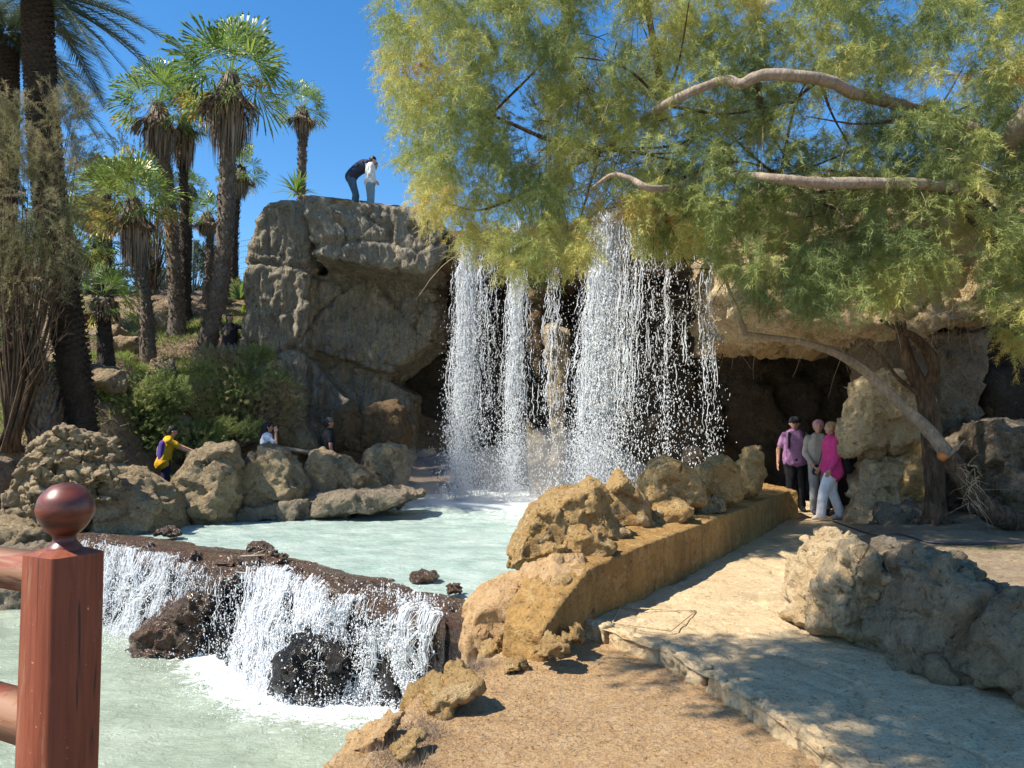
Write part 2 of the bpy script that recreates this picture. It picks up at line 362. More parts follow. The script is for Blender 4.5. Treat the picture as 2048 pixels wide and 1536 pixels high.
hc = np.array(hc); hd = np.sqrt(((hc[:, None, :2] - hc[None, :, :2]) ** 2).sum(-1))
hw = np.linalg.solve(hd + np.eye(len(hc)) * -.05, hc[:, 2] - 3.0)
def hill_z(x, y):
    x = np.atleast_1d(x).astype(float); y = np.atleast_1d(y).astype(float); q = np.column_stack([x, y])
    out = np.zeros(len(q))
    for s in range(0, len(q), 20000):
        out[s:s + 20000] = np.sqrt(((q[s:s + 20000, None] - hc[None, :, :2]) ** 2).sum(-1)) @ hw
    return out + 3.0
nxh, nyh = 300, 300
X, Y = np.meshgrid(np.linspace(-32, -1.5, nxh), 11.8 + 30 * np.linspace(0, 1, nyh) ** 1.25)
V = np.column_stack([X.ravel(), Y.ravel(), X.ravel() * 0]); V[:, 2] = hill_z(V[:, 0], V[:, 1])
V[:, 2] += np.clip(V[:, 2] / 1.5, .05, 1) * (.22 * fbm(V * .8, 4, 30) + .10 * ridged(V * 1.6, 3, 31)) - .05
i, j = np.meshgrid(np.arange(nyh - 1), np.arange(nxh - 1), indexing='ij'); a = i * nxh + j
hill = tag(link('hillside', mesh_np('hillside', V, np.stack([a, a + 1, a + nxh + 1, a + nxh], -1).reshape(-1, 4), True), M['hill']), kind='structure')
hill_t = bvh(hill)
hz = lambda x, y: drop(hill_t, x, y)
# ---------------------------------------------------------------- water
def watermat(name, deep, milk, foam):
    m, nt, b, o = mat_new(name); pos = nt.nodes.new('ShaderNodeNewGeometry').outputs['Position']
    a = nd(nt, 'ShaderNodeAttribute', attribute_name='foam').outputs['Fac']
    mp = nd(nt, 'ShaderNodeMapping', {'Vector': pos}); mp.inputs['Scale'].default_value = (1, 1.7, 1)
    n1 = nz(nt, mp.outputs[0], 1.1, 5, .6, .8)
    c = mix(nt, ramp(nt, n1, (.35, 0.), (.65, 1.)), deep, milk)
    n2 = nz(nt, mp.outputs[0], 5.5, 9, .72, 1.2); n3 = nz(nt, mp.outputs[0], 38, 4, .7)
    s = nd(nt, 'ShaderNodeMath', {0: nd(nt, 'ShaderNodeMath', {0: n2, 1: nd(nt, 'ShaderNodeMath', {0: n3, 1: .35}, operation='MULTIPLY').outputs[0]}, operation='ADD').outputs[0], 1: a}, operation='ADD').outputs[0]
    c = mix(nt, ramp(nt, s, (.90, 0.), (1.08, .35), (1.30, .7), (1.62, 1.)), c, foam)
    nt.links.new(c, b.inputs['Base Color']); b.inputs['IOR'].default_value = 1.33
    nt.links.new(ramp(nt, s, (.9, .08), (1.2, .6)), b.inputs['Roughness'])
    h = nd(nt, 'ShaderNodeMath', {0: nz(nt, mp.outputs[0], 9, 6, .65, .6), 1: nd(nt, 'ShaderNodeMath', {0: n3, 1: .25}, operation='MULTIPLY').outputs[0]}, operation='ADD').outputs[0]
    nt.links.new(nd(nt, 'ShaderNodeBump', {'Height': h, 'Strength': .75, 'Distance': .05}).outputs[0], b.inputs['Normal'])
    return m
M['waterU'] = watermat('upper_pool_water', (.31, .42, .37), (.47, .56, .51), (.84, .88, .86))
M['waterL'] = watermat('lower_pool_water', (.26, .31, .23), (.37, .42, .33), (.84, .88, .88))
fallL = np.array([P(885, 1000, 17.6), P(1060, 1000, 16.9), P(1200, 1000, 15.2), P(1330, 1000, 14.0), P(1440, 1000, 13.3)])   # line the falls land on
def segdist(x, y, pl):
    d = np.full(len(x), 1e9)
    for a_, b_ in zip(pl[:-1], pl[1:]):
        ab = b_[:2] - a_[:2]; t = np.clip(((x - a_[0]) * ab[0] + (y - a_[1]) * ab[1]) / (ab @ ab), 0, 1)
        d = np.minimum(d, np.hypot(x - a_[0] - t * ab[0], y - a_[1] - t * ab[1]))
    return d
backP = np.array([G(x, y, ZU) for x, y in ((-200, 1050), (200, 1066), (330, 1074), (500, 1100), (600, 1120), (750, 1160), (900, 1190), (1000, 1215))])
wl = np.vstack([backP[:, :2] + (0, -.25), wallP[2:, :2] + (-.25, .1), [[4.9, 14.5]]])
def watersheet(name, xs, y0, y1, ny, z, mat, foamf, amp):
    T = np.linspace(0, 1, ny) ** 1.2; y0 = y0(xs)
    X = np.repeat(xs[None], ny, 0); Y = y0[None] + (y1 - y0)[None] * T[:, None]
    V = np.column_stack([X.ravel(), Y.ravel(), np.full(X.size, z)]); f = foamf(V)
    V[:, 2] += amp * (1 + 2.5 * np.clip(f + .2, 0, 1)) * fbm(V * (2.2, 3.4, 1), 4, 60) + .4 * amp * ridged(V * (5, 8, 1), 2, 61) * (1 + 2 * np.clip(f, 0, 1))
    n = len(xs); i, j = np.meshgrid(np.arange(ny - 1), np.arange(n - 1), indexing='ij'); a = i * n + j
    return tag(link(name, mesh_np(name, V, np.stack([a, a + 1, a + n + 1, a + n], -1).reshape(-1, 4), True, {'foam': ('POINT', f)}), mat), kind='structure')
def foamU(V):
    d = segdist(V[:, 0], V[:, 1], fallL)
    return np.clip(.70 * np.exp(-(d / 1.1)) + .38 * np.exp(-(d / 4.5)) - .02, -.1, 1) + .06 * fbm(V * (.7, 1.6, 1), 3, 66) - .06
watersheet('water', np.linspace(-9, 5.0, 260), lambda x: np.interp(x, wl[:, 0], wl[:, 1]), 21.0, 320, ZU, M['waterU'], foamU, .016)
# ---------------------------------------------------------------- cascade
lipQ = ((120, 1084), (200, 1094), (330, 1118), (430, 1150), (520, 1142), (600, 1165), (700, 1200), (800, 1226), (900, 1252), (985, 1272))
botQ = ((60, 1230), (185, 1236), (275, 1275), (420, 1312), (480, 1345), (560, 1388), (660, 1400), (800, 1408), (865, 1440), (930, 1500))
NS = 260
lip = spline([G(x, y, -.06) for x, y in lipQ], NS); bot = spline([G(x, y, ZL) for x, y in botQ], NS)
lip = lip + unit((bot - lip) * (1, 1, 0)) * (.13 * fbm(lip * 3.2, 3, 300) + .05 * noise(lip * 11, 301))[:, None]; bot = bot + unit((bot - lip) * (1, 1, 0)) * (.12 * fbm(bot * 2.6, 3, 303))[:, None]
back = spline([G(x, y, ZU) for x, y in ((110, 1064), (200, 1066), (330, 1076), (430, 1092), (500, 1102), (600, 1122), (700, 1146), (800, 1168), (900, 1190), (980, 1212))], NS)
lipPx = np.interp(np.linspace(0, 1, NS), np.linspace(0, 1, len(lipQ)), [q[0] for q in lipQ])
def foamLo(V):
    d = segdist(V[:, 0], V[:, 1], bot[::12])
    e = segdist(V[:, 0], V[:, 1], bot[int(NS * .42)::12])
    return np.clip(.50 * np.exp(-(d / .28)) + .36 * np.exp(-(e / .9)) + .15 * np.exp(-(e / 2.6)), 0, 1) + .07 * fbm(V * (1.2, .8, 1), 3, 67) - .16
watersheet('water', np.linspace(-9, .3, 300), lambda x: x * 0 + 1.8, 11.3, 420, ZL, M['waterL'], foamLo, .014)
cas = thing('cascade', lip[NS // 2] * (1, 1, 0) + (0, 0, -1), 'low rocky weir with white water spilling over dark wet rocks into the lower pool', 'cascade')
nt_ = 64; T = np.linspace(0, 1, nt_); rows = []
for t in T:
    if t < .3:
        u = t / .3; p = back * (1 - u) + lip * u; p[:, 2] = -.14 * (1 - u) + (-.05) * u + .05 * math.sin(u * 3.1)
        p[:, 2] += .05 * fbm(p * 3, 3, 310) * u; p -= np.array([0, -.25, 0]) * (1 - u)
    else:
        u = (t - .3) / .7; h = u ** .8 if True else u; p = lip + (bot - lip) * np.array([1, 1, 0]) * (.15 * u + .85 * u ** 1.6)
        p[:, 2] = -.06 + (ZL - .12 + .06) * (u ** .85)
    rows.append(p)
V = np.array(rows)                                       # nt_, NS, 3
f1, e1 = facets(V.reshape(-1, 3), 1.9, 77); f2, e2 = facets(V.reshape(-1, 3), 5.0, 78)
outd = unit((bot - lip) * (1, 1, 0)); bulge = (.22 * f1 + .09 * f2 + .10 * fbm(V.reshape(-1, 3) * 1.3, 3, 79) + .03 * ridged(V.reshape(-1, 3) * 6, 3, 80)).reshape(nt_, NS)
wgt = np.where(T < .3, .62, np.clip((T - .25) * 3, .25, 1))[:, None]
V = V + (outd[None] * .8 + np.array([0, -.15, .55])) * (bulge * wgt)[..., None] * np.where(T < .3, np.clip(T / .3, .3, 1), 1)[:, None, None]
i, j = np.meshgrid(np.arange(nt_ - 1), np.arange(NS - 1), indexing='ij'); a = i * NS + j
Q = np.stack([a, a + NS, a + NS + 1, a + 1], -1).reshape(-1, 4); mi = (i >= int(.36 * nt_)).astype(int).ravel()
casrock = link('rock_ledge', mesh_np('rock_ledge', V.reshape(-1, 3), Q, True, mats=[M['wet'], M['wetblack']], mi=mi), None, cas)
cas_t = bvh(casrock)
M['white'] = None
m, nt, b, o = mat_new('white_water'); b.inputs['Base Color'].default_value = (.95, .96, .97, 1); b.inputs['Roughness'].default_value = .4; b.inputs['Specular IOR Level'].default_value = .5
tr = nd(nt, 'ShaderNodeBsdfTranslucent', {'Color': (.9, .95, 1, 1)}); mx = nd(nt, 'ShaderNodeMixShader', {0: .35, 1: b.outputs[0], 2: tr.outputs[0]}); nt.links.new(mx.outputs[0], o.inputs[0]); M['white'] = m
rng = np.random.default_rng(5)
OCT = np.array([(1, 0, 0), (-1, 0, 0), (0, 1, 0), (0, -1, 0), (0, 0, 1), (0, 0, -1)], float)
OCF = np.array([(0, 2, 4), (2, 1, 4), (1, 3, 4), (3, 0, 4), (2, 0, 5), (1, 2, 5), (3, 1, 5), (0, 3, 5)])
def drops(mb, c, r, el=1.0, dirv=None):
    n = len(c); r = np.broadcast_to(r, (n,)); O = OCT[None] * r[:, None, None] * rng.uniform(.7, 1.3, (n, 6, 1))
    O[:, :, 2] *= (np.broadcast_to(el, (n,)))[:, None]
    if dirv is not None:                                 # lean the long axis
        O[:, :, 0] += O[:, :, 2] * dirv[:, None, 0]; O[:, :, 1] += O[:, :, 2] * dirv[:, None, 1]
    V = (c[:, None] + O).reshape(-1, 3); T = (OCF[None] + (np.arange(n) * 6)[:, None, None]).reshape(-1, 3)
    mb.add(V, T)
def ribbons(mb, pts, wd):                                # pts n,m,3 ; wd n,m : three-sided threads
    n, m_, _ = pts.shape; t = unit(np.gradient(pts, axis=1)); s1 = unit(np.cross(t, np.array([0.1, 1, .05]))); s2 = np.cross(t, s1)
    an = np.arange(3) * 2.094 + .5
    V = pts[:, :, None] + (s1[:, :, None] * np.cos(an)[:, None] + s2[:, :, None] * np.sin(an)[:, None]) * wd[:, :, None, None]
    i, j, k = np.meshgrid(np.arange(n), np.arange(m_ - 1), np.arange(3), indexing='ij'); b_ = i * m_ * 3 + j * 3
    mb.add(V.reshape(-1, 3), None, np.stack([b_ + k, b_ + (k + 1) % 3, b_ + 3 + (k + 1) % 3, b_ + 3 + k], -1).reshape(-1, 4))
def density(px, t):                                      # how much water at lip pixel px, fall fraction t
    d = np.interp(px, (150, 190, 215, 300, 380, 415, 430, 470, 505, 540, 580, 640, 690, 730, 760, 800, 850, 880, 900), (.0, .5, .9, .6, .75, .5, .04, .04, .25, 1, 1, .8, .5, .6, .9, 1., .85, .4, .0))
    black = np.exp(-((px - 665) / 42) ** 2) * np.clip((t - .25) * 3, 0, .93)
    return d * (1 - black)
mb = MB(); n = 30000; u = rng.uniform(0, NS - 1.01, n); i0 = u.astype(int); fr = (u - i0)[:, None]; px = lipPx[i0]
t0 = rng.uniform(-.10, .95, n); ln = rng.uniform(.04, .17, n) * rng.choice([1, 1, 1, 2], n)
cl_ = fbm(np.column_stack([u * .09, t0 * 1.1, u * 0]), 3, 411) + .5 * fbm(np.column_stack([u * .3, t0 * 3.5, u * 0]), 2, 412); keep = rng.random(n) < density(px, t0 + ln / 2) * np.clip(.62 + 2.6 * cl_, .03, 1); u, i0, fr, px, t0, ln = [q[keep] for q in (u, i0, fr, px, t0, ln)]
L0 = lip[i0] * (1 - fr) + lip[i0 + 1] * fr; B0 = bot[i0] * (1 - fr) + bot[i0 + 1] * fr
m_ = 7; tt = np.clip(t0[:, None] + ln[:, None] * np.linspace(0, 1, m_), -.1, 1.0)
sp = rng.normal(0, .045, (len(u), 1)); up = np.clip(tt, 0, 1)
def traj(L0, B0, tt, off):
    up = np.clip(tt, 0, 1); hor = (B0 - L0) * np.array([1, 1, 0])
    p = L0[:, None] + hor[:, None] * (.62 * tt + .5 * up ** 2 * .8)[..., None] + unit(hor)[:, None] * (off[:, None, None])
    p[..., 2] = -.03 + np.minimum(tt, 0) * .1 - (abs(ZL) + .02) * (up ** 1.25) + .05
    return p
off = .05 + np.abs(rng.normal(0, .07, len(u)))
pts = traj(L0, B0, tt, off); pts += .06 * np.stack([fbm(pts.reshape(-1, 3) * 5 + q * 9, 2, 90 + q) for q in range(3)], 1).reshape(pts.shape) * np.clip(tt * 3, .2, 1.5)[..., None]

def hug(p, lo, hi):
    q = p.reshape(-1, 3); ex = rng.uniform(lo, hi, len(q) // p.shape[1] if p.ndim == 3 else len(q)); ex = np.repeat(ex, p.shape[1]) if p.ndim == 3 else ex
    Mx = casrock.matrix_world
    for i_ in range(len(q)):
        lc, nn, _, dd = cas_t.find_nearest(Vector(q[i_]))
        if lc is None: continue
        sd_ = (Vector(q[i_]) - lc).dot(nn)
        if sd_ < ex[i_] and lc.z > ZL: q[i_] = lc + nn * ex[i_]
    return q.reshape(p.shape)
pts = hug(pts, .012, .06)
wd = rng.uniform(.0012, .0052, (len(u), 1)) * np.sin(np.linspace(.15, 3.0, m_)) * np.where(rng.random((len(u), 1)) < .1, 1.6, 1)
ribbons(mb, pts, wd)
n = 70000; u = rng.uniform(0, NS - 1.01, n); i0 = u.astype(int); px = lipPx[i0]; t0 = rng.uniform(0, 1.02, n) ** .85; keep = rng.random(n) < density(px, t0) * (.35 + .65 * t0) + .10 * (px > 195) * (px < 890)
i0 = i0[keep]; t0 = t0[keep]; n = len(i0)
p = traj(lip[i0], bot[i0], t0[:, None], .07 + np.abs(rng.normal(0, .11, n)))[:, 0] + rng.normal(0, .05, (n, 3))
p = hug(p, .01, .12); p[:, 2] = np.maximum(p[:, 2] + np.abs(rng.normal(0, .06, n)) * (t0 > .5), ZL)
drops(mb, p, rng.uniform(.002, .006, n) * rng.choice([1, 1, 1, 1.6], n), rng.uniform(.8, 2.2, n))
n = 9000; i0 = rng.choice(NS, n, p=(lambda q: q / q.sum())(density(lipPx, .8) + .05)); sg = np.abs(rng.normal(0, .35, n))
p = bot[i0] + np.column_stack([rng.normal(-.1, .25, n), -sg + .15, np.abs(rng.normal(0, .09, n)) * np.exp(-sg)]); p[:, 2] += .005
drops(mb, p, rng.uniform(.003, .009, n), .7)
me = mb.mesh('white_water'); wwo = link('white_water', me, M['white'], cas); wwo['kind'] = 'stuff'
def crock(outline, D, th, mat, vox=.022, **k):
    k.setdefault('amp', .04); k.setdefault('fac', .10); k.setdefault('fscale', 3.2)
    return rock('rock', None, None, [slab(outline, D, th)], M[mat], vox, cas, **k)
crock([(270, 1292), (276, 1262), (330, 1212), (400, 1165), (455, 1138), (490, 1140), (470, 1190), (440, 1240), (425, 1300), (350, 1330), (290, 1330)], 8.9, 1.0, 'wet')
crock([(430, 1150), (470, 1120), (540, 1108), (580, 1112), (560, 1132), (500, 1150)], 9.2, .6, 'wet')
crock([(545, 1378), (552, 1310), (590, 1272), (650, 1250), (715, 1262), (722, 1330), (700, 1400), (600, 1400)], 7.35, .7, 'wetblack')
crock([(205, 1235), (215, 1190), (270, 1160), (330, 1175), (350, 1220), (300, 1265)], 9.95, .6, 'wetblack')
crock([(835, 1400), (850, 1290), (880, 1250), (930, 1240), (960, 1300), (950, 1400)], 7.0, .6, 'wetblack')
for q, D in (([(495, 1100), (505, 1085), (530, 1082), (548, 1100), (520, 1108)], 9.9), ([(820, 1158), (835, 1147), (870, 1146), (885, 1155), (850, 1160)], 8.2), ([(893, 1185), (900, 1170), (920, 1172), (925, 1186)], 7.5),
             ([(360, 1120), (365, 1105), (390, 1102), (400, 1118), (385, 1130)], 9.3), ([(310, 1070), (320, 1058), (350, 1058), (362, 1070)], 11.2), ([(700, 1178), (720, 1165), (760, 1168), (780, 1180), (740, 1188)], 7.6), ([(430, 1125), (440, 1118), (480, 1122), (475, 1135)], 9.0), ([(620, 1172), (640, 1146), (690, 1150), (705, 1182), (650, 1192)], 8.0), ([(250, 1100), (262, 1084), (300, 1086), (318, 1106), (280, 1112)], 10.2), ([(735, 1215), (760, 1186), (800, 1190), (822, 1222), (770, 1235)], 7.1), ([(560, 1150), (575, 1132), (610, 1136), (615, 1156)], 8.5), ([(850, 1245), (862, 1212), (900, 1212), (925, 1250), (880, 1262)], 6.7)):
    crock(q, D, .25, 'wet', .016, fac=.04, amp=.02, fscale=6)
tb = MB(); tube(tb, [P(440, 1113, 9.2), P(500, 1112, 9.1), P(557, 1108, 9.1)], [.012, .012, .006], 5, a=0, rough=.3); tube(tb, [P(500, 1112, 9.1), P(530, 1100, 9.1)], [.007, .004], 4)
M['twig'] = plain('dry_twig', (.33, .25, .17), .8)
tag(link('fallen_branch', tb.mesh('fallen_branch'), M['twig']), 'thin bare branch lying on the wet rocks of the weir crest', 'branch')
# ---------------------------------------------------------------- cliffs
cl = rock('rock_cliff', 'big grey fluted cliff left of the falls with a flat top and deep overhang', 'cliff', [
    slab([(522, 720), (524, 690), (528, 625), (534, 560), (542, 495), (552, 455), (572, 428), (603, 420), (650, 424), (655, 560), (645, 720), (640, 900), (570, 900)], 20.6, 3.2, .93),
    slab([(640, 424), (690, 440), (780, 446), (888, 456), (898, 480), (892, 545), (870, 575), (760, 560), (660, 545)], 19.6, 3.4, .96),
    slab([(640, 430), (700, 445), (890, 460), (890, 520), (660, 530)], 22.0, 4.5, .95),
    slab([(600, 560), (760, 560), (885, 575), (900, 650), (880, 700), (800, 765), (740, 750), (650, 720), (600, 700)], 21.0, 3.0, .9),
    slab([(560, 690), (660, 690), (780, 750), (840, 790), (840, 930), (600, 940)], 21.4, 2.8, .93), slab([(560, 700), (650, 720), (720, 800), (720, 930), (570, 930)], 20.6, 2.6, .9)],
    M['cliff'], .055, amp=.07, fac=.06, fscale=.6, crack=.12, flute=.20, strata=.03, seed=42, sm=2, fine=.02, topd=.8, cks=.75)
cl_t = bvh(cl)
def box(x0, x1, y0, y1, z0, z1): return [(x, y, z) for x in (x0, x1) for y in (y0, y1) for z in (z0, z1)]
lipT = [P(880, 455, 18.2), P(1060, 450, 17.3), P(1200, 425, 15.7), P(1330, 400, 14.4), P(1450, 370, 13.6)]
hs_ = []
for a_, b_ in zip(lipT[:-1], lipT[1:]):
    hs_.append([q + d for q in (a_, b_) for d in (np.array([0, .15, -.05]), np.array([0, .2, -1.0]), np.array([0, 7, -.1]), np.array([0, 7, -.6]))])
fr_ = rock('rock_ledge', 'long brown rock ledge high behind the top of the falls', 'ledge', hs_, M['brown'], .07, amp=.12, fac=.16, fscale=1.3, flute=.05, seed=7, fine=.03)
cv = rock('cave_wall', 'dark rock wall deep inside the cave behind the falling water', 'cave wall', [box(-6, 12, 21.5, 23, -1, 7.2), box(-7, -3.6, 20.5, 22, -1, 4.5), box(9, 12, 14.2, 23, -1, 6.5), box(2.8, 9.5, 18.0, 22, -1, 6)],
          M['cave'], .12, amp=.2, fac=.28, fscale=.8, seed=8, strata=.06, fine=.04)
rock('rock_pillar', 'slim pale rock column standing behind the falling water', 'rock column', [slab([(1090, 655), (1108, 650), (1137, 662), (1135, 760), (1128, 835), (1100, 820), (1092, 740)], 17.6, .5, .9), slab([(1098, 815), (1130, 825), (1128, 935), (1105, 945)], 17.7, .5, .9), slab([(1050, 835), (1130, 930), (1128, 1010), (1060, 1010)], 17.9, .5, .9)],
     M['tan'], .045, amp=.05, fac=.08, crack=.04)
rock('rock_pillar', 'dark reddish rock rib hanging behind the falls beside the pale column', 'rock rib', [slab([(1058, 520), (1090, 520), (1088, 700), (1075, 760), (1060, 700)], 18.0, .5, .9)], M['brown'], .05, amp=.05, fac=.1)
lint = rock('rock_lintel', 'massive tan rock slab roofing the cave mouth at the right', 'rock slab', [
    slab([(1440, 470), (1442, 560), (1446, 640), (1500, 668), (1700, 686), (1790, 690), (1800, 420), (1640, 385), (1500, 400)], 13.9, 2.8, .97),
    slab([(1760, 400), (1760, 690), (1900, 668), (1955, 648), (1985, 600), (1992, 480), (1900, 400)], 14.0, 2.8, .93),
    box(4.4, 9.5, 14.8, 21, 3.3, 5.6)],
    M['pale'], .06, amp=.08, fac=.15, fscale=1.1, crack=.07, strata=.06, seed=21, fine=.025)
rock('rock_pillar', 'broad grey brown rock pillar under the cave roof behind the tree trunk', 'rock pillar', [
    slab([(1712, 670), (1722, 760), (1740, 860), (1760, 1040), (1890, 1040), (1880, 900), (1905, 800), (1932, 740), (1940, 660)], 14.1, 1.6, .92)], M['grey'], .045, amp=.07, fac=.13, fscale=1.2, crack=.05, seed=33)
rock('boulder', 'tall pale boulder balanced at the cave mouth, upper one of the stack', 'boulder', [slab([(1712, 755), (1700, 800), (1686, 868), (1692, 905), (1740, 920), (1830, 905), (1856, 850), (1850, 770), (1770, 748)], 12.4, .9, .72)], M['pale'], .03, amp=.06, fac=.13, fscale=1.8, pit=.04)
rock('boulder', 'pale rough boulder at the cave mouth, lower one carrying the tall boulder', 'boulder', [slab([(1722, 918), (1712, 980), (1700, 1052), (1722, 1066), (1800, 1050), (1850, 1010), (1856, 900), (1800, 905)], 12.35, .9, .8)], M['pale'], .03, amp=.05, fac=.11, fscale=2.2, pit=.05)
rock('boulder', 'yellow ochre boulder wedged behind the foot of the standing tree', 'boulder', [slab([(1782, 990), (1800, 935), (1832, 875), (1848, 880), (1870, 940), (1870, 1015), (1790, 1010)], 12.0, .5)], M['ochre'], .028)
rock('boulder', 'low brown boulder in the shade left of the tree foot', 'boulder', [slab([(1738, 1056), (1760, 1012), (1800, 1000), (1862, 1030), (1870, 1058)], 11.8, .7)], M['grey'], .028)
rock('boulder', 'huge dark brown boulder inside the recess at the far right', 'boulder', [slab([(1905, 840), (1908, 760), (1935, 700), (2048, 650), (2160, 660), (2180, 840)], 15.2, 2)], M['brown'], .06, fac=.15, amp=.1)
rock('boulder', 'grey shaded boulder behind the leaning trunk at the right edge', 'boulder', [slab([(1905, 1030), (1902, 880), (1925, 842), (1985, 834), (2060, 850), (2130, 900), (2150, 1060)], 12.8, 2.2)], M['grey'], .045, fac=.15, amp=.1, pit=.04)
# ---------------------------------------------------------------- low wall with boulders
seg = []
hts = [.10, .22, .44, .49, .49, .48, .48, .48]; wd_ = [.35, .40, .5, .6, .65, .65, .65, .65]
tn = unit(np.gradient(wallP, axis=0)); nrm = np.column_stack([-tn[:, 1], tn[:, 0], tn[:, 0] * 0])
for k in range(7):
    h = []
    for q in (k, k + 1):
        for o_ in (0, wd_[q]):
            for z in (-.5, hts[q] + (.03 if o_ else 0)): h.append(wallP[q] + nrm[q] * o_ + (0, 0, z))
    seg.append(h)
endP = wallP[-1]; seg.append([endP + (dx, dy, z) for dx in (-.6, .12) for dy in (-.1, 2.5) for z in (-.4, .48)])
M['plaster'] = rockmat('ochre_render', (.42, .245, .08), (.32, .18, .06), (.52, .34, .14), 1.2, .8, streak=.5, dist=.015, grain=1.5)
wall = rock('low_wall', 'low ochre rendered wall curving along the path beside the upper pool', 'wall', seg, M['plaster'], .024, amp=.012, fac=.012, fscale=4, fine=.006, sm=1, seed=3)
wall_t = bvh(wall)
def wr(label, outl, D, th, mat='ochre', vox=.024, cat='boulder', grp='boulders set along the low wall', **k):
    k.setdefault('amp', .03); k.setdefault('fac', .055); k.setdefault('fscale', 3.2); k.setdefault('pit', .008); k.setdefault('sm', 1); k.setdefault('fine', .008)
    oo = outl if isinstance(outl[0][0], tuple) else [outl]; ins_ = k.pop('ins', .68)
    if grp == 'boulders set along the low wall': bx = np.mean([p_[0] for q in oo for p_ in q]); by = max(p_[1] for q in oo for p_ in q); oo = [[(bx + (p_[0] - bx) * 1.08, by + (p_[1] - by) * 1.06) for p_ in q] for q in oo]
    return rock('boulder', label, cat, [slab(q, D, th, ins_) for q in oo], M[mat], vox, group=grp, **k)
wr('largest jagged ochre boulder at the near end of the low wall', [[(1022, 1135), (1032, 1080), (1058, 1012), (1100, 990), (1140, 1010), (1150, 1080), (1120, 1110), (1060, 1130)], [(1100, 992), (1130, 984), (1175, 962), (1192, 970), (1210, 1030), (1245, 1098), (1160, 1095), (1120, 1060)]], 7.6, .75, vox=.022)
wr('triangular yellow rock leaning on the largest wall boulder', [(1118, 1118), (1142, 1056), (1165, 1050), (1232, 1096), (1205, 1118), (1150, 1122)], 6.75, .4, vox=.018)
wr('small flat yellow stone left of the triangular rock', [(1085, 1106), (1100, 1088), (1134, 1086), (1140, 1108), (1110, 1118)], 6.6, .25, vox=.016, fac=.04)
wr('pointed brown boulder behind the largest one on the wall', [(1188, 1010), (1222, 966), (1236, 945), (1250, 960), (1292, 1010), (1306, 1058), (1200, 1075)], 8.4, .7)
wr('flat low rock between the pointed and the round wall boulders', [(1290, 1052), (1300, 1015), (1350, 998), (1382, 1008), (1388, 1036), (1330, 1055)], 8.7, .5)
wr('broad humped boulder, third large one along the wall', [(1278, 1005), (1283, 958), (1302, 928), (1335, 916), (1372, 940), (1398, 968), (1402, 1012), (1340, 1018)], 9.6, .8, 'ochre')
wr('upright pale boulder, fourth large one along the wall', [(1392, 990), (1394, 938), (1420, 920), (1448, 911), (1472, 940), (1477, 1000), (1440, 1012)], 10.4, .6, 'ochre')
wr('slender tilted boulder at the far end of the wall', [(1470, 985), (1472, 930), (1495, 905), (1518, 903), (1524, 950), (1512, 990), (1490, 1000)], 11.3, .5, 'ochre')
wr('small pyramid stone lying on top of the wall', [(1216, 1070), (1240, 1050), (1262, 1068), (1240, 1078)], 7.4, .15, vox=.014, fac=.03, amp=.01, ins=.4)
wr('rounded ledge of rock at the foot of the upright wall boulders', [(1370, 1012), (1392, 985), (1440, 1000), (1450, 1022), (1400, 1032)], 9.7, .5, 'tan')
wr('tan rocky outcrop with dry grass between the weir and the low wall', [[(912, 1345), (918, 1260), (930, 1205), (962, 1172), (1000, 1158), (1045, 1150), (1055, 1190), (1030, 1240), (1000, 1290), (940, 1345)]], 6.5, .9, 'dirt', cat='outcrop', grp=None)
wr('sloping rough concrete shoulder running down from the wall to the dirt', [(1010, 1330), (1035, 1240), (1040, 1170), (1050, 1132), (1110, 1112), (1180, 1120), (1150, 1180), (1105, 1245), (1085, 1300), (1040, 1325)], 6.35, .7, 'dirt', cat='concrete shoulder', grp=None, fac=.04)
wr('flat orange stone bedded in the sloping shoulder', [(1085, 1178), (1095, 1150), (1135, 1142), (1148, 1155), (1128, 1180)], 6.1, .2, cat='stone', grp=None, fac=.02, vox=.016)
for lb_, q, D, mt in (('knobbly ochre stone casting a shadow at the wall end', [(1072, 1308), (1080, 1280), (1105, 1270), (1140, 1288), (1132, 1312), (1095, 1320)], 5.35, 'ochre'),
                  ('smaller yellow stone tucked against the wall end', [(1118, 1282), (1138, 1257), (1164, 1262), (1160, 1284)], 5.6, 'ochre'),
                  ('longer lumpy rock on the bank edge above the lower pool', [(850, 1420), (858, 1378), (895, 1362), (962, 1366), (935, 1390), (885, 1420)], 4.6, 'ochre'),
                  ('upright slab stone at the corner of bank and weir', [(805, 1412), (825, 1376), (850, 1365), (872, 1370), (862, 1400), (830, 1420)], 4.95, 'ochre'),
                  ('blocky stone half buried near the bottom of the bank', [(784, 1505), (788, 1478), (828, 1472), (846, 1490), (830, 1506)], 3.95, 'ochre'),
                  ('narrow brown stone standing by the outcrop foot', [(895, 1370), (900, 1330), (925, 1322), (935, 1345), (915, 1372)], 5.25, 'ochre'),
                  ('craggy rock forming the water edge of the near bank', [(600, 1600), (660, 1528), (715, 1470), (770, 1432), (812, 1425), (780, 1475), (720, 1600)], 4.15, 'dirt'),
                  ('chunky stone at the base of the outcrop beside the weir', [(1000, 1345), (1010, 1318), (1045, 1312), (1050, 1335)], 5.3, 'ochre'),
                  ('knuckle of yellow rock on the outcrop flank', [(950, 1330), (965, 1290), (1000, 1270), (1015, 1290), (990, 1330)], 5.95, 'ochre')):
    wr(lb_, q, D, .3 if D > 4.2 else .25, mt, .016, 'stone', 'stones along the edge of the dirt bank', fac=.05, amp=.025, fscale=6)
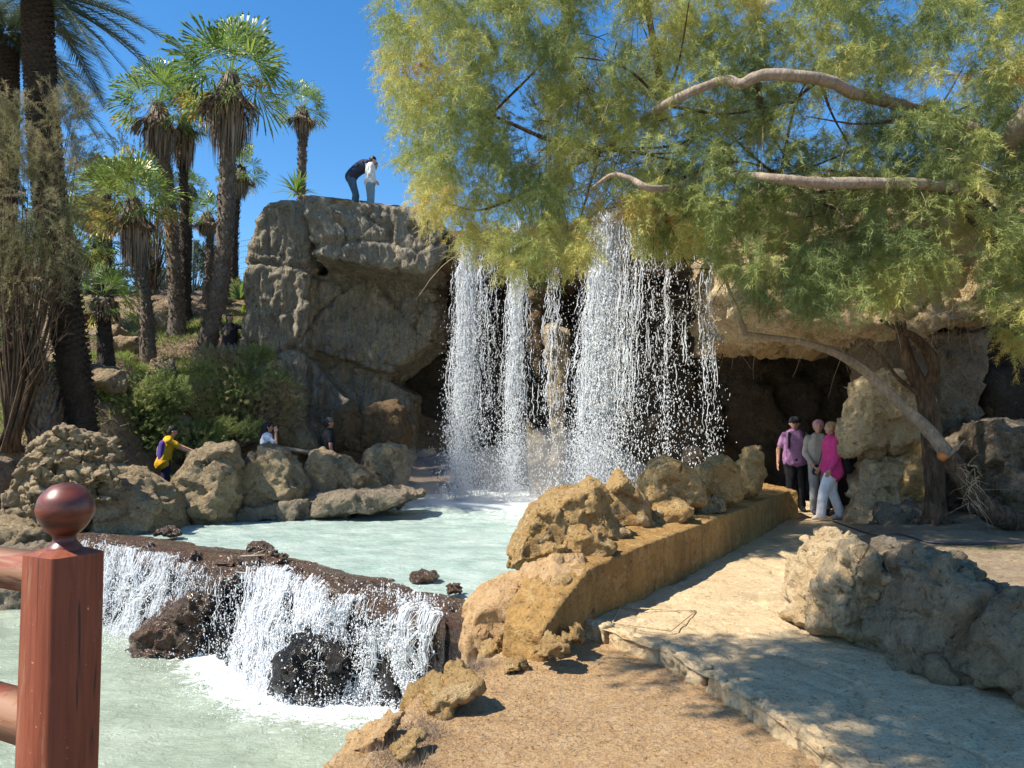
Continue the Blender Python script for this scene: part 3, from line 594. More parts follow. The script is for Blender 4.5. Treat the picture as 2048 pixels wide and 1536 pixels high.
# kerb
for k in range(5):
    s0, s1 = [(0, .13), (.14, .42), (.425, .60), (.605, .80), (.805, 1.3)][k]
    kp = spline(kerbP[:7], 200); a0 = int(s0 * 150); a1 = int(s1 * 150); pl = kp[a0:a1 + 1:6]
    t_ = unit(np.gradient(pl, axis=0)); n_ = np.column_stack([-t_[:, 1], t_[:, 0], t_[:, 0] * 0]); n_ *= np.sign(n_[:, :1] + 1e-6)
    hs = []
    for q in range(len(pl) - 1): hs.append([pl[r_] + n_[r_] * o_ + (0, 0, z) for r_ in (q, q + 1) for o_ in (-.015, .10) for z in (-.3, .028)])
    rock('kerb_stone', ['short kerb stone nearest the wall end', 'long worn kerb stone bending past the sunken frame', 'chipped kerb stone in the dappled shade, third from the wall', 'straight kerb stone, fourth from the wall', 'kerb stone cut by the bottom edge of the photo'][k], 'kerb stone', hs, M['path'], .013, amp=.012, fac=.022, fscale=9, fine=.005, sm=1, group='kerb stones between dirt and path')
# sunken frame in the paving
fq = [G(x, y, .020) for x, y in ((1240, 1215), (1392, 1222), (1342, 1262), (1225, 1245))]
mbx = MB()
for a_, b_ in zip(fq, fq[1:] + fq[:1]): tube(mbx, [a_, b_], [.006, .006], 4)
tag(link('access_frame', mbx.mesh('access_frame'), M['path']), 'thin rectangular frame set into the path paving beside the wall', 'ground frame')
# ---------------------------------------------------------------- rocks in front right
def fr(label, q, D, th, mat='pale', vox=.026, **k):
    k.setdefault('amp', .03); k.setdefault('fac', .075); k.setdefault('fscale', 2.9); k.setdefault('pit', .015); k.setdefault('flute', .045); k.setdefault('sm', 1); k.setdefault('crack', .03); k.setdefault('cks', 1.9); k.setdefault('ckw', .035); k.setdefault('fine', .014)
    return rock('boulder', label, 'boulder', [slab(q, D, th, k.pop('ins', .7))], M[mat], vox, group='boulders on the right of the path', **k)
fr('big sunlit cream boulder rising beside the path', [(1588, 1245), (1606, 1180), (1638, 1090), (1655, 1060), (1688, 1060), (1722, 1090), (1752, 1150), (1768, 1225), (1748, 1282), (1680, 1275), (1620, 1262)], 6.0, 1.0, vox=.02, seed=5)
fr('narrow grey spike of rock behind the sunlit cream boulder', [(1752, 1110), (1760, 1078), (1782, 1066), (1798, 1100), (1790, 1165), (1762, 1200)], 6.2, .3, 'grey', .02)
fr('broad shaded boulder with a few sun flecks right of the cream one', [(1755, 1330), (1768, 1240), (1790, 1170), (1832, 1110), (1888, 1104), (1930, 1150), (1965, 1220), (1992, 1290), (1960, 1360), (1880, 1352), (1800, 1348)], 5.3, 1.1, 'tan', .022)
fr('brown filler rock between cream and shaded boulders', [(1735, 1290), (1745, 1220), (1770, 1130), (1830, 1120), (1800, 1220), (1790, 1320)], 5.7, .5, 'tan', .022)
fr('upright thumb shaped rock on top of the shaded group', [(1903, 1150), (1906, 1112), (1924, 1106), (1950, 1135), (1968, 1165), (1945, 1195), (1915, 1180)], 5.6, .35, 'tan', .018)
fr('small angular rock right of the thumb shaped one', [(1945, 1215), (1955, 1178), (1995, 1165), (2020, 1195), (2012, 1245), (1970, 1250)], 5.2, .4, 'tan', .018)
fr('pitted boulder cut by the right edge of the photo', [(1978, 1375), (1992, 1290), (2020, 1220), (2060, 1190), (2160, 1190), (2200, 1300), (2180, 1430), (2030, 1400)], 4.5, .8, 'tan', .02)
# ---------------------------------------------------------------- boulders beyond the upper pool
M['rubble'] = rockmat('rubble_stone', (.40, .30, .18), (.30, .225, .14), (.47, .37, .24), 1.0, .9, dist=.03)
st = [slab([(35, 1000), (60, 940), (85, 880), (115, 860), (150, 857), (205, 866), (228, 900), (240, 940), (235, 1010), (150, 1120), (40, 1120)], 12.2, 1.2, .85)]
r2 = np.random.default_rng(3)
for k in range(110):
    py = r2.uniform(858, 1010); lo = np.interp(py, (858, 900, 1000), (118, 78, 40)); hi = np.interp(py, (858, 900, 1000), (200, 228, 240)); px = r2.uniform(lo, hi)
    c = P(px, py, 11.50 + .12 * r2.random()); a3 = np.array([r2.uniform(.10, .22), r2.uniform(.08, .16), r2.uniform(.05, .10)])
    st.append([c + unit(r2.normal(size=3)) * a3 for _ in range(14)])
rock('stone_ruin', 'crumbling rubble stone wall stub at the left behind the wooden post', 'ruined wall', st, M['rubble'], .028, amp=.03, fac=.05, fscale=4, sm=1, seed=2, crack=.075, cks=8.5, ckw=.10)
def lr(label, q, D, th, mat='tan', vox=.035, **k):
    k.setdefault('amp', .06); k.setdefault('fac', .10); k.setdefault('fscale', 1.9); k.setdefault('sm', 1); k.setdefault('pit', .04); g_ = k.pop('grp', 'boulders along the far bank of the upper pool')
    return rock('boulder', label, 'boulder', [slab(z_, D, th, k.pop('ins', .66) if 'ins' in k else .66) for z_ in (q if isinstance(q[0][0], tuple) else [q])], M[mat], vox, group=g_, **k)
lr('low sloping boulder between ruin and round boulder', [(200, 1090), (212, 960), (240, 925), (290, 938), (345, 985), (362, 1010), (360, 1075), (280, 1095)], 12.4, 1.3)
lr('round brown boulder in front of the boy in yellow and purple', [(352, 1060), (350, 960), (384, 905), (425, 888), (466, 892), (488, 930), (486, 985), (470, 1060)], 13.4, 1.2, 'tan', ins=.6)
lr('pale faced boulder hiding the woman in white below the waist', [(478, 1050), (488, 935), (508, 905), (532, 892), (565, 897), (600, 930), (620, 975), (612, 1045)], 14.1, 1.1)
lr('saddle shaped boulder in front of the man in black', [[(604, 1035), (614, 935), (624, 902), (662, 899), (700, 915), (705, 1020)], [(660, 905), (720, 928), (762, 978), (782, 1012), (700, 1030)]], 14.9, 1.0)
lr('blocky light boulder nearest the falls on the far bank', [(722, 925), (732, 895), (760, 886), (812, 886), (828, 912), (818, 955), (790, 1000), (745, 1000)], 16.2, 1.1)
lr('long low rock shelf at the waterline of the far bank', [[(200, 1110), (240, 1020), (480, 1010), (500, 1058), (360, 1085)], [(460, 1050), (480, 1005), (640, 985), (650, 1035)], [(610, 1035), (640, 985), (800, 975), (860, 985), (800, 1012)]], 14.2, 1.6, 'grey', fac=.08, ins=.9)
lr('small sunlit rock tip showing beside the left edge of the falls', [(830, 912), (848, 897), (870, 895), (872, 905), (850, 915)], 17.0, .3, vox=.03, fac=.03, amp=.02)
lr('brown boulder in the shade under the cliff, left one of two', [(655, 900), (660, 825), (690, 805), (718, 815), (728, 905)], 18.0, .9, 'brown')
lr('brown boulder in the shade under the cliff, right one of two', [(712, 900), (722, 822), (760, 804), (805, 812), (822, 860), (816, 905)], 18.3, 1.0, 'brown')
lr('slanting rock with a sunlit crest behind the woman in white', [[(545, 840), (570, 835), (620, 862), (640, 890), (640, 915), (600, 915), (560, 880)]], 17.7, .8)
lr('small stone block beside the ruin at the far left edge', [(-60, 1000), (-40, 930), (10, 920), (22, 960), (15, 1010)], 12.6, .9, 'grey')
lr('pale stone at the waterline behind the railing', [(-80, 1110), (-60, 1045), (0, 1020), (60, 1030), (105, 1060), (100, 1110)], 11.6, .8, 'tan')
lr('dark rock bank under the ruin beside the lower pool', [[(-150, 1240), (-150, 1110), (60, 1090), (215, 1095), (225, 1180), (200, 1240)]], 11.2, 1.4, 'grey', ins=.9)
tb = MB(); tube(tb, [P(575, 897, 16.3), P(610, 903, 16.2), P(640, 905, 16.1)], [.04, .035, .03], 7, rough=.2)
tag(link('log_rail', tb.mesh('log_rail'), M['twig']), 'pale log rail between the boulders below the woman in white', 'rail')
# rocks scattered on the slope
hill_lab = ['tan rock on the slope left of the thick palm', 'rock at the slope crest under the lone far palm', 'low rock beside the leaning palm foot', 'flat sunny rock between two palm trunks', 'rounded rock below the bright weeds', 'half buried rock near the ruin', 'sunlit rock beside the date palm trunk', 'orange rock under the low fan palm', 'rock beside the path of roots', 'broken rock left of the brown shrub', 'big rock block on the upper slope', 'rock under the small palm', 'pale rock behind the date palm', 'rock by the cliff corner']
for k, (px, py, D, s) in enumerate(((225, 680, 19, .5), (440, 610, 22.5, .5), (60, 790, 15, .45), (255, 700, 18.5, .6), (330, 740, 17.6, .45), (120, 770, 16, .6), (25, 760, 16, .55), (200, 660, 19.4, .5), (330, 655, 20.6, .55), (360, 770, 16.6, .5), (210, 775, 15.8, .7), (150, 660, 20, .5), (130, 740, 17, .5), (490, 690, 19.8, .5))):
    c = P(px, py, D); c[2] = hz(c[0], c[1]) + .08; rr = np.random.default_rng(k + 50)
    rock('rock', hill_lab[k], 'rock', [[c + unit(rr.normal(size=3)) * s * np.array([1, .8, .6]) for _ in range(22)]], M['hillrock'] if 'hillrock' in M else M['tan'], .045, group='rocks on the palm slope', fac=.1, amp=.06)
# ---------------------------------------------------------------- the big falls
wf = MB()
def column(px0, px1, py0, D, wtop, wbot, n, nt2, rmin=.006, rmax=.015, yend=1000, clump=0):
    # px0 at top py0, px1 at bottom
    n = int(n * (1.15 if px0 < 1200 else .95)); nt2 = int(nt2 * (1.0 if px0 < 1250 else .55)); tp = P(px0, py0, D); bt = P(px1, 900, D); bt[2] = ZU
    t = rng.random(n) ** .85; h = tp[2] - ZU
    w_ = (wtop + (wbot - wtop) * t) * D / F
    x = tp[0] + (bt[0] - tp[0]) * t + rng.normal(0, .5, n) * w_; y = tp[1] - .12 - .25 * t + rng.normal(0, .06 + .15 * t, n); z = tp[2] - h * t
    if clump:
        q = np.column_stack([x, z, x * 0]); x = x + .05 * fbm(q * (3, 1.6, 1), 3, clump)
        kp = (fbm(q * (6, 1.8, 1), 3, clump + 5) + rng.normal(0, .25, n)) > -.1; x, y, z, t = x[kp], y[kp], z[kp], t[kp]
    m = len(x); fine_ = rng.random(m) < .72; r = np.where(fine_, rng.uniform(.0028, .0065, m), rng.uniform(rmin * .8, rmax * .85, m)); elf = np.where(fine_, rng.uniform(1.5, 4.5, m), 1.0)
    drops(wf, np.column_stack([x, y, z]), r * (.8 + .35 * t), elf * rng.uniform(.9, 2.2, m) * (1.5 - .6 * t), rng.normal(0, .25, (m, 2)))
    # threads near the top
    u0 = rng.uniform(-.02, .7, nt2) ** 1.2 if False else rng.uniform(0, .62, nt2); ln = rng.uniform(.04, .13, nt2); k = 8; tt = u0[:, None] + ln[:, None] * np.linspace(0, 1, k)
    X = tp[0] + (bt[0] - tp[0]) * tt + (rng.normal(0, .42, (nt2, 1)) * (wtop + (wbot - wtop) * tt) * D / F)
    Y = np.full_like(X, tp[1] - .12) - .25 * tt + rng.normal(0, .05, (nt2, 1)); Z = tp[2] - h * tt
    X = X + .035 * noise(np.column_stack([X.ravel() * 4, Z.ravel() * 7, Z.ravel() * 0]), 5).reshape(X.shape) + .012 * np.sin(Z * 30 + X * 9)
    ribbons(wf, np.stack([X, Y, Z], -1), rng.uniform(.004, .010, (nt2, 1)) * np.sin(np.linspace(.3, 2.9, k)))
column(938, 928, 462, 17.7, 16, 46, 7000, 380)
column(934, 920, 480, 17.7, 16, 34, 9000, 400)
column(968, 962, 466, 17.5, 10, 50, 2800, 46, clump=11)
column(985, 985, 470, 17.4, 8, 60, 1300, 14, clump=14)
column(1036, 1022, 445, 17.0, 13, 30, 7500, 430)
column(1048, 1040, 460, 16.9, 8, 50, 1800, 60, clump=31)
column(1100, 1090, 500, 16.4, 6, 34, 1100, 50, clump=41)
column(1112, 1108, 480, 16.3, 5, 40, 700, 36, clump=44)
column(1218, 1182, 428, 15.4, 36, 76, 14000, 800)
column(1216, 1180, 428, 15.45, 22, 50, 9000, 500)
column(1184, 1160, 505, 15.5, 6, 30, 3500, 150, clump=46)
column(1258, 1225, 430, 15.1, 6, 50, 2400, 110, clump=51)
column(1278, 1238, 440, 14.9, 6, 40, 1500, 80, clump=55)
column(1300, 1285, 460, 14.6, 20, 80, 1500, 40, .007, .015, clump=61)
column(1345, 1335, 450, 14.1, 30, 90, 1300, 30, .007, .015, clump=71)
column(1330, 1325, 450, 14.1, 5, 20, 900, 50, clump=74)
column(1385, 1380, 440, 13.7, 26, 80, 900, 20, .007, .014, clump=81)
column(1416, 1408, 420, 13.5, 8, 30, 1500, 70, clump=91)
for (a_, b_), D in (((880, 1060), 17.3), ((1060, 1200), 16.2), ((1200, 1440), 14.3)):       # loose spray, denser low down
    n = 1000; px = rng.uniform(a_, b_, n); tp = P(a_, 470, D)[2]; t = rng.random(n) ** .6; z = tp - (tp - ZU) * t
    x = (px - 1024) / F * D; y = D + rng.normal(0, .35, n); drops(wf, np.column_stack([x, y, z]), rng.uniform(.004, .010, n), rng.uniform(.8, 1.8, n))
n = 9000; k = rng.integers(0, 4, n); tt = rng.random(n)[:, None]; p = fallL[k] * (1 - tt) + fallL[k + 1] * tt; p[:, 2] = ZU + np.abs(rng.normal(0, .16, n)); p[:, 0] += rng.normal(0, .25, n); p[:, 1] += rng.normal(0, .35, n)
drops(wf, p, rng.uniform(.005, .014, n), .8)
tag(link('waterfall', wf.mesh('waterfall'), M['white']), 'tall curtain of white falling streams and droplets in front of the dark cave', 'waterfall', kind='stuff')
# mist over the landing of the falls
m = bpy.data.materials.new('spray_mist'); m.use_nodes = True; nt = m.node_tree; nt.nodes.clear(); o = nt.nodes.new('ShaderNodeOutputMaterial')
vv = nd(nt, 'ShaderNodeVolumePrincipled', {'Color': (.9, .94, 1, 1), 'Density': .16}); nt.links.new(vv.outputs[0], o.inputs['Volume'])
bm = bmesh.new(); bmesh.ops.create_icosphere(bm, subdivisions=4, radius=1)
for v in bm.verts:
    t = (v.co.x + 1) / 2; v.co = Vector((-3.4 + 6.8 * t, 16.6 - 2.6 * t ** 1.2 + v.co.y * 1.5, .25 + v.co.z * (1.1 + .3 * math.sin(v.co.x * 5))))
me = bpy.data.meshes.new('mist'); bm.to_mesh(me); bm.free(); mist = link('mist', me, m); tag(mist, 'pale spray mist drifting over the pool where the falls land', 'mist', kind='stuff')
# ---------------------------------------------------------------- vegetation helpers
M['bark'] = barkmat('palm_bark', (.22, .175, .135), (.10, .078, .06), .8, .9, .8)
M['barkdark'] = barkmat('dark_palm_bark', (.085, .065, .05), (.045, .035, .028), .8, .9, .9)
M['tambark'] = barkmat('dark_tamarisk_bark', (.21, .14, .09), (.065, .042, .028), .8, 1.3, .16)
M['limb'] = barkmat('grey_limb_bark', (.42, .34, .26), (.25, .19, .14), 1.0, .7, .3)
M['fan'] = leafmat('fan_leaf', ((0, (.08, .14, .04)), (.35, (.19, .29, .06)), (.6, (.34, .42, .09)), (.8, (.52, .42, .10)), (1, (.42, .18, .05))), .35, .42, .6)
M['dead'] = leafmat('dead_frond', ((0, (.13, .10, .075)), (.5, (.24, .18, .13)), (1, (.36, .28, .20))), .15, .8)
M['feather'] = leafmat('feather_leaf', ((0, (.05, .075, .045)), (.5, (.10, .14, .085)), (1, (.22, .25, .15))), .25, .45, .6)
M['needle'] = leafmat('tamarisk_leaf', ((0, (.15, .20, .08)), (.3, (.31, .36, .12)), (.55, (.50, .50, .16)), (.74, (.64, .54, .17)), (.86, (.58, .34, .11)), (1, (.46, .21, .08))), .3, .7, .2)
M['olive'] = leafmat('olive_leaf', ((0, (.10, .11, .05)), (.5, (.24, .23, .11)), (1, (.42, .34, .19))), .3, .7, .2)
M['shrub'] = leafmat('shrub_leaf', ((0, (.09, .13, .045)), (.45, (.22, .27, .09)), (.75, (.38, .42, .15)), (1, (.38, .29, .17))), .35, .65, .25)
M['far'] = leafmat('far_leaf', ((0, (.06, .08, .05)), (.5, (.12, .15, .10)), (1, (.22, .24, .16))), .3, .7, .2)
M['weed'] = leafmat('weed_leaf', ((0, (.10, .17, .03)), (.5, (.25, .36, .06)), (1, (.42, .50, .12))), .4, .6, .3)
def needles(mb, c, dr, L, m, nl, nw, tint, droop=.35, spread=.7, seed=0, tj=.06, along=.6):
    r = np.random.default_rng(seed); n = len(c); c = np.asarray(c, float)
    s = r.random((n, m)) ** .8; L = np.broadcast_to(L, (n,)); tan = dr[:, None] + np.array([0, 0, -2 * 1.0]) * droop * s[..., None]
    p = c[:, None] + dr[:, None] * (L[:, None] * s)[..., None] + np.array([0, 0, -1.]) * (droop * L[:, None] * s * s)[..., None] + r.normal(0, .012, (n, m, 3))
    d = unit(unit(tan) * along + r.normal(0, spread, (n, m, 3)) * .6); l = r.uniform(.6, 1.2, (n, m, 1)) * nl
    side = unit(np.cross(d, r.normal(size=(n, m, 3)))) * nw * r.uniform(.7, 1.3, (n, m, 1)) * .5
    V = np.stack([p - side, p + side, p + d * l], 2).reshape(-1, 3)
    T = np.arange(n * m * 3).reshape(-1, 3)
    tt = np.clip(np.broadcast_to(np.asarray(tint)[:, None], (n, m)) + r.normal(0, tj, (n, m)) , 0, 1)
    mb.add(V, T, None, tt.ravel())
def fan_leaf(mb, o, d, up, pet, rad, droop, tint, r, nb=24, spread=118, dead=False):
    d = unit(d); side = unit(np.cross(d, up)); up = unit(np.cross(side, d)); hub = o + d * pet + np.array([0, 0, -1]) * pet * droop * .35
    # petiole
    w_ = side * .018; mb.add(np.array([o - w_, o + w_, hub + w_ * .6, hub - w_ * .6]), None, [(0, 1, 2, 3)], .45 if not dead else .3)
    a = np.radians(np.linspace(-spread, spread, nb) + r.normal(0, 2, nb)); l = rad * (.62 + .38 * np.cos(a * .62)) * r.uniform(.88, 1.06, nb)
    dd = d * np.cos(a)[:, None] + side * np.sin(a)[:, None] + up * (.18 * np.cos(a * 2)[:, None] + .10 * r.normal(size=(nb, 1))); dd = unit(dd)
    pr = unit(np.cross(dd, up)); hw = np.sin(np.radians(spread / nb)) * .62
    dn = np.array([0, 0, -1.])
    m0 = hub + dd * (l * .58)[:, None] + dn * (l * droop * .12)[:, None]; q0 = hub + dd * (l * .80)[:, None] + dn * (l * droop * .36)[:, None]
    tp = hub + dd * (l * .97)[:, None] + dn * (l * droop * .75 * r.uniform(.6, 1.3, nb))[:, None]
    fold = up * .02
    V = np.stack([np.repeat(hub[None], nb, 0), m0 - pr * (l * .58 * hw)[:, None], m0 + pr * (l * .58 * hw)[:, None], q0 - pr * (l * .028)[:, None] + fold, q0 + pr * (l * .028)[:, None], tp], 1).reshape(-1, 3)
    b_ = np.arange(nb)[:, None] * 6; T = np.concatenate([b_ + (0, 1, 2), b_ + (3, 4, 5)]); Q = b_ + (1, 3, 4, 2)
    tt = np.clip(tint + r.normal(0, .05, nb), 0, 1); tip = np.clip(tt + .12, 0, 1)
    mb.add(V, T, None, np.concatenate([tt, tip])); mb.n -= len(V); mb.V.pop(); mb.add(V, None, Q, tt)
def palm(label, tpts, D, rtr, crown_px, crad, skirt=.9, nl=30, seed=0, name='fan_palm', dark=False, scales=True, low=-.5, tintb=.35, skr=1.0):
    """tpts: trunk pixels from base to top (px,py[,radius factor]); crad: crown radius in px"""
    r = np.random.default_rng(seed); rtr = rtr * .76; T_ = [P(q[0], q[1], D) for q in tpts]
    gz = hz(T_[0][0], T_[0][1]) if D < 25.5 else T_[0][2]
    base = T_[0].copy(); base[2] = min(base[2], gz if gz > -1 else base[2]) - .1; T_[0] = base
    t = thing(name, base, label, 'palm', 'fan palms on the slope' if name == 'fan_palm' else None)
    mb = MB(); n = len(T_); rr = [rtr * (1.35 if i == 0 else (1.0 - .18 * i / n)) for i in range(n)]
    tube(mb, T_, rr, 14, 60, .5, rough=.28, seed=seed)
    if scales:
        c = spline(T_, 400); k = int(min(1400, 260 * np.linalg.norm(T_[-1] - T_[0]) / 1.0 * .7)); i = r.integers(0, 399, k); a = r.uniform(0, 6.283, k)
        rad = np.interp(i, (0, 399), (rtr * 1.12, rtr * .85)); o_ = np.column_stack([np.cos(a), np.sin(a), a * 0]); p = c[i] + o_ * rad[:, None]; s_ = np.column_stack([-np.sin(a), np.cos(a), a * 0]) * r.uniform(.02, .05, (k, 1))
        up_ = np.column_stack([o_[:, 0] * .7, o_[:, 1] * .7, np.where(r.random(k) < .75, 1, -.9)]) * r.uniform(.05, .13, (k, 1))
        mb.add(np.stack([p - s_, p + s_, p + up_ + s_ * .2], 1).reshape(-1, 3), np.arange(k * 3).reshape(-1, 3))
    link('trunk', mb.mesh('trunk', True), M['barkdark' if dark else 'bark'], t)
    top = P(crown_px[0], crown_px[1], D); tt_ = T_[-1]; R_ = crad / F * D
    mb = MB(); pet = R_ * .50; rad = R_ * .60; nl = int(nl * .85)
    for k in range(nl):
        az = k * 2.4 + r.uniform(-.2, .2); f = (k + .5) / nl; el = R(82) * (1 - f) + R(-38 if low < -.3 else -5) * f + r.normal(0, .1)
        d = np.array([math.cos(az) * math.cos(el), math.sin(az) * math.cos(el), math.sin(el)])
        o = tt_ * .35 + top * .65 + d * R_ * .06 + np.array([0, 0, -R_ * .25])
        fan_leaf(mb, o, d, np.array([0, 0, 1.]) + r.normal(0, .35, 3) if abs(d[2]) < .85 else np.array([0, 1., 0]) + r.normal(0, .6, 3), pet * r.uniform(.75, 1.1), rad * r.uniform(.85, 1.15), .10 + .35 * f, tintb - .22 + .42 * r.random() + (.35 * (f > .82) * (r.random() < .5)), r, 30, 96)
    link('crown', mb.mesh('crown'), M['fan'], t)
    if skirt > 0:
        mb = MB(); k = 520; sl_ = skirt / F * D; ax = unit(top - T_[-2])
        a = r.uniform(0, 6.283, k); s = r.random(k); z0 = top[2] - R_ * .34 - s * sl_ * .42; ln = sl_ * r.uniform(.35, .62, k); wr_ = rtr * (.7 + .75 * np.sin(np.clip(s, 0, 1) * 2.6)) * skr
        xy = spline([tt_, top], 2); cx = np.interp(z0, [T_[-2][2], top[2]], [T_[-2][0], top[0]]); cy = np.interp(z0, [T_[-2][2], top[2]], [T_[-2][1], top[1]])
        o_ = np.column_stack([np.cos(a), np.sin(a), a * 0]); p0 = np.column_stack([cx, cy, z0]) + o_ * rtr * .8; p1 = p0 + o_ * (wr_ * r.uniform(.3, 1.1, k))[:, None] + np.array([0, 0, -1]) * (ln * .45)[:, None]; p2 = p1 + o_ * (wr_ * r.uniform(-.3, .15, k))[:, None] + np.array([0, 0, -1]) * (ln * .65)[:, None]
        s_ = np.column_stack([-np.sin(a), np.cos(a), a * 0]) * r.uniform(.008, .035, (k, 1))
        V = np.stack([p0 - s_ * .6, p0 + s_ * .6, p1 - s_, p1 + s_, p2], 1).reshape(-1, 3); b_ = np.arange(k)[:, None] * 5
        tn_ = r.random(k); mb.add(V, b_ + (2, 3, 4), None, tn_); mb.add(V, None, b_ + (0, 1, 3, 2), tn_)
        for q in range(7):
            az = r.uniform(0, 6.28); d = np.array([math.cos(az) * .5, math.sin(az) * .5, -.85]); fan_leaf(mb, top + np.array([0, 0, -R_ * .4]), d, np.array([math.cos(az), math.sin(az), .3]), pet * .6, rad * .9, .2, r.uniform(.3, .9), r, 22, 60, True)
        link('dead_frond_skirt', mb.mesh('dead_frond_skirt'), M['dead'], t)
    return t
palm('tallest fan palm left of the cliff, thick shaggy grey trunk and orange dead fronds', [(402, 730), (420, 660), (442, 560), (452, 420), (458, 250), (462, 150)], 18, .275, (462, 104), 124, 200, 38, 1, skr=1.35)
palm('tall fan palm with yellow lower frond, left of the tallest one', [(356, 688), (350, 560), (338, 400), (325, 290), (318, 215)], 20, .24, (314, 172), 92, 135, 34, 2)
palm('slim dark trunked fan palm squeezed between two taller ones', [(373, 648), (369, 520), (367, 330), (368, 240)], 21, .17, (372, 215), 58, 120, 24, 3, dark=True)
palm('dark stemmed fan palm half hidden behind the tallest trunk', [(467, 590), (468, 480), (474, 380), (484, 335)], 24, .17, (486, 318), 50, 70, 24, 4, dark=True)
palm('small fan palm with few fronds just left of the tallest trunk', [(414, 612), (419, 520), (420, 440)], 22, .15, (414, 405), 52, 60, 18, 5)
lone = palm('lone fan palm standing alone against the sky on the cliff top', [(600, 408), (604, 330), (606, 262), (606, 220)], 24, .17, (604, 192), 58, 70, 26, 6)
palm('big yellow green fan palm with double shaggy trunk, centre of the slope', [(298, 735), (292, 620), (276, 500), (266, 400)], 18, .21, (266, 362), 98, 160, 40, 7, tintb=.5)
palm('fan palm with dark thin trunk behind the yellow green one', [(198, 660), (196, 520), (200, 390)], 21, .17, (200, 350), 72, 60, 26, 8, dark=True)
palm('short fan palm with spreading bright fronds in the middle of the slope', [(216, 722), (208, 650), (206, 590)], 16.5, .19, (205, 566), 72, 40, 18, 9, dark=True)
palm('bushy dark fan palm beside the date palm trunk', [(150, 700), (146, 600), (142, 480)], 20, .2, (140, 440), 88, 90, 30, 10, tintb=.3, dark=True)
palm('small background fan palm seen between two tall trunks', [(372, 640), (376, 500), (378, 400)], 25.2, .16, (378, 352), 44, 40, 20, 11, dark=True)
palm('thin fan palm with small crown far behind the slope', [(218, 640), (216, 480), (214, 380)], 23, .15, (222, 330), 44, 40, 18, 12, dark=True)
palm('low fan palm clump at the left edge beneath the date palm', [(10, 860), (5, 760), (0, 700)], 15, .2, (0, 660), 95, 70, 24, 13, tintb=.25, dark=True)
def yucca(label, px, py, D, rad, n, cat='yucca', seed=0, z=None, tint=.2, up=.2):
    r = np.random.default_rng(seed); c = P(px, py, D)
    if z is not None: c[2] = z
    mb = MB()
    for k in range(n):
        az = r.uniform(0, 6.283); el = r.uniform(up - .3, 1.45); d = np.array([math.cos(az) * math.cos(el), math.sin(az) * math.cos(el), math.sin(el)]); l = rad * r.uniform(.7, 1.1)
        s_ = unit(np.cross(d, (0, 0, 1))) * l * .045; p1 = c + d * l * .5; p2 = c + d * l - np.array([0, 0, l * .15])
        mb.add([c - s_ * .5, c + s_ * .5, p1 + s_, p1 - s_, p2], [(3, 2, 4)], [(0, 1, 2, 3)], tint + .3 * r.random())
    return tag(link('spiky_plant', mb.mesh('spiky_plant'), M['fan']), label, cat)
yucca('spiky yucca at the foot of the lone palm on the cliff top', 594, 385, 23.3, .85, 60)
yucca('dark agave like plant against the cliff left edge', 480, 600, 21.5, .8, 45, seed=3)
yucca('pale green spiky tuft just left of the cliff', 487, 632, 20.6, .45, 60, seed=4, tint=.5)
# ---------------------------------------------------------------- date palm at the left
def frond(mb, o, d, L, droop, tint, r, nlf=70, lw=.022, ll=.36):
    d = unit(d); s = np.linspace(.06, 1, nlf); dn = np.array([0, 0, -1.]); p = o + d * (L * s)[:, None] + dn * (droop * L * s ** 2)[:, None]
    t = unit(np.gradient(p, axis=0)); side = unit(np.cross(t, (0, 0, 1.))); up = np.cross(side, t); tube(mb, [p[0], p[nlf // 2], p[-1]], [.022, .014, .004], 4, 12, tint)
    for sg in (-1, 1):
        l = ll * np.sin(np.clip(s * 2.7 + .35, 0, 3.0))[:, None] * r.uniform(.85, 1.1, (nlf, 1)) + .08; dd = unit(t * .75 + side * sg * .8 + up * r.uniform(.05, .5, (nlf, 1)))
        w_ = t * lw * .6; tip = p + dd * l + dn * l * .18; V = np.stack([p - w_, p + w_, tip], 1).reshape(-1, 3); mb.add(V, np.arange(nlf * 3).reshape(-1, 3), None, np.clip(tint + r.normal(0, .12, nlf), 0, 1))
def datepalm(label, tpts, D, rt, top, fr_, seed, dark=True):
    r = np.random.default_rng(seed); T_ = [P(q[0], q[1], D) for q in tpts]; T_[0][2] = min(T_[0][2], hz(T_[0][0], T_[0][1])) - .1
    t = thing('date_palm', T_[0], label, 'palm'); mb = MB(); tube(mb, T_, [rt * 1.15, rt, rt * .95, rt * .9, rt * .85][:len(T_)], 18, 120, .5, rough=.2, seed=seed)
    c = spline(T_, 500); k = 1500; i = (np.arange(k) / k * 499).astype(int); a = np.arange(k) * 2.399; o_ = np.column_stack([np.cos(a), np.sin(a), a * 0]); rr = np.interp(i, (0, 499), (rt * 1.12, rt * .84))
    p = c[i] + o_ * rr[:, None]; s_ = np.column_stack([-np.sin(a), np.cos(a), a * 0]) * .075; q_ = p + o_ * .045 + (0, 0, .035)
    V = np.stack([p - s_, p + s_, q_ + s_ * .7, q_ - s_ * .7, p + (0, 0, .075)], 1).reshape(-1, 3); b_ = np.arange(k)[:, None] * 5; mb.add(V, b_ + (3, 2, 4), b_ + (0, 1, 2, 3))
    link('trunk', mb.mesh('trunk', True), M['barkdark'], t); mb = MB(); o = P(*top, D)
    for az, el, L, dr_ in fr_: frond(mb, o, (math.sin(R(az)) * math.cos(R(el)), math.cos(R(az)) * math.cos(R(el)), math.sin(R(el))), L, dr_, r.uniform(.2, .7), r)
    link('crown', mb.mesh('crown'), M['feather'], t); return t
rr = np.random.default_rng(8)
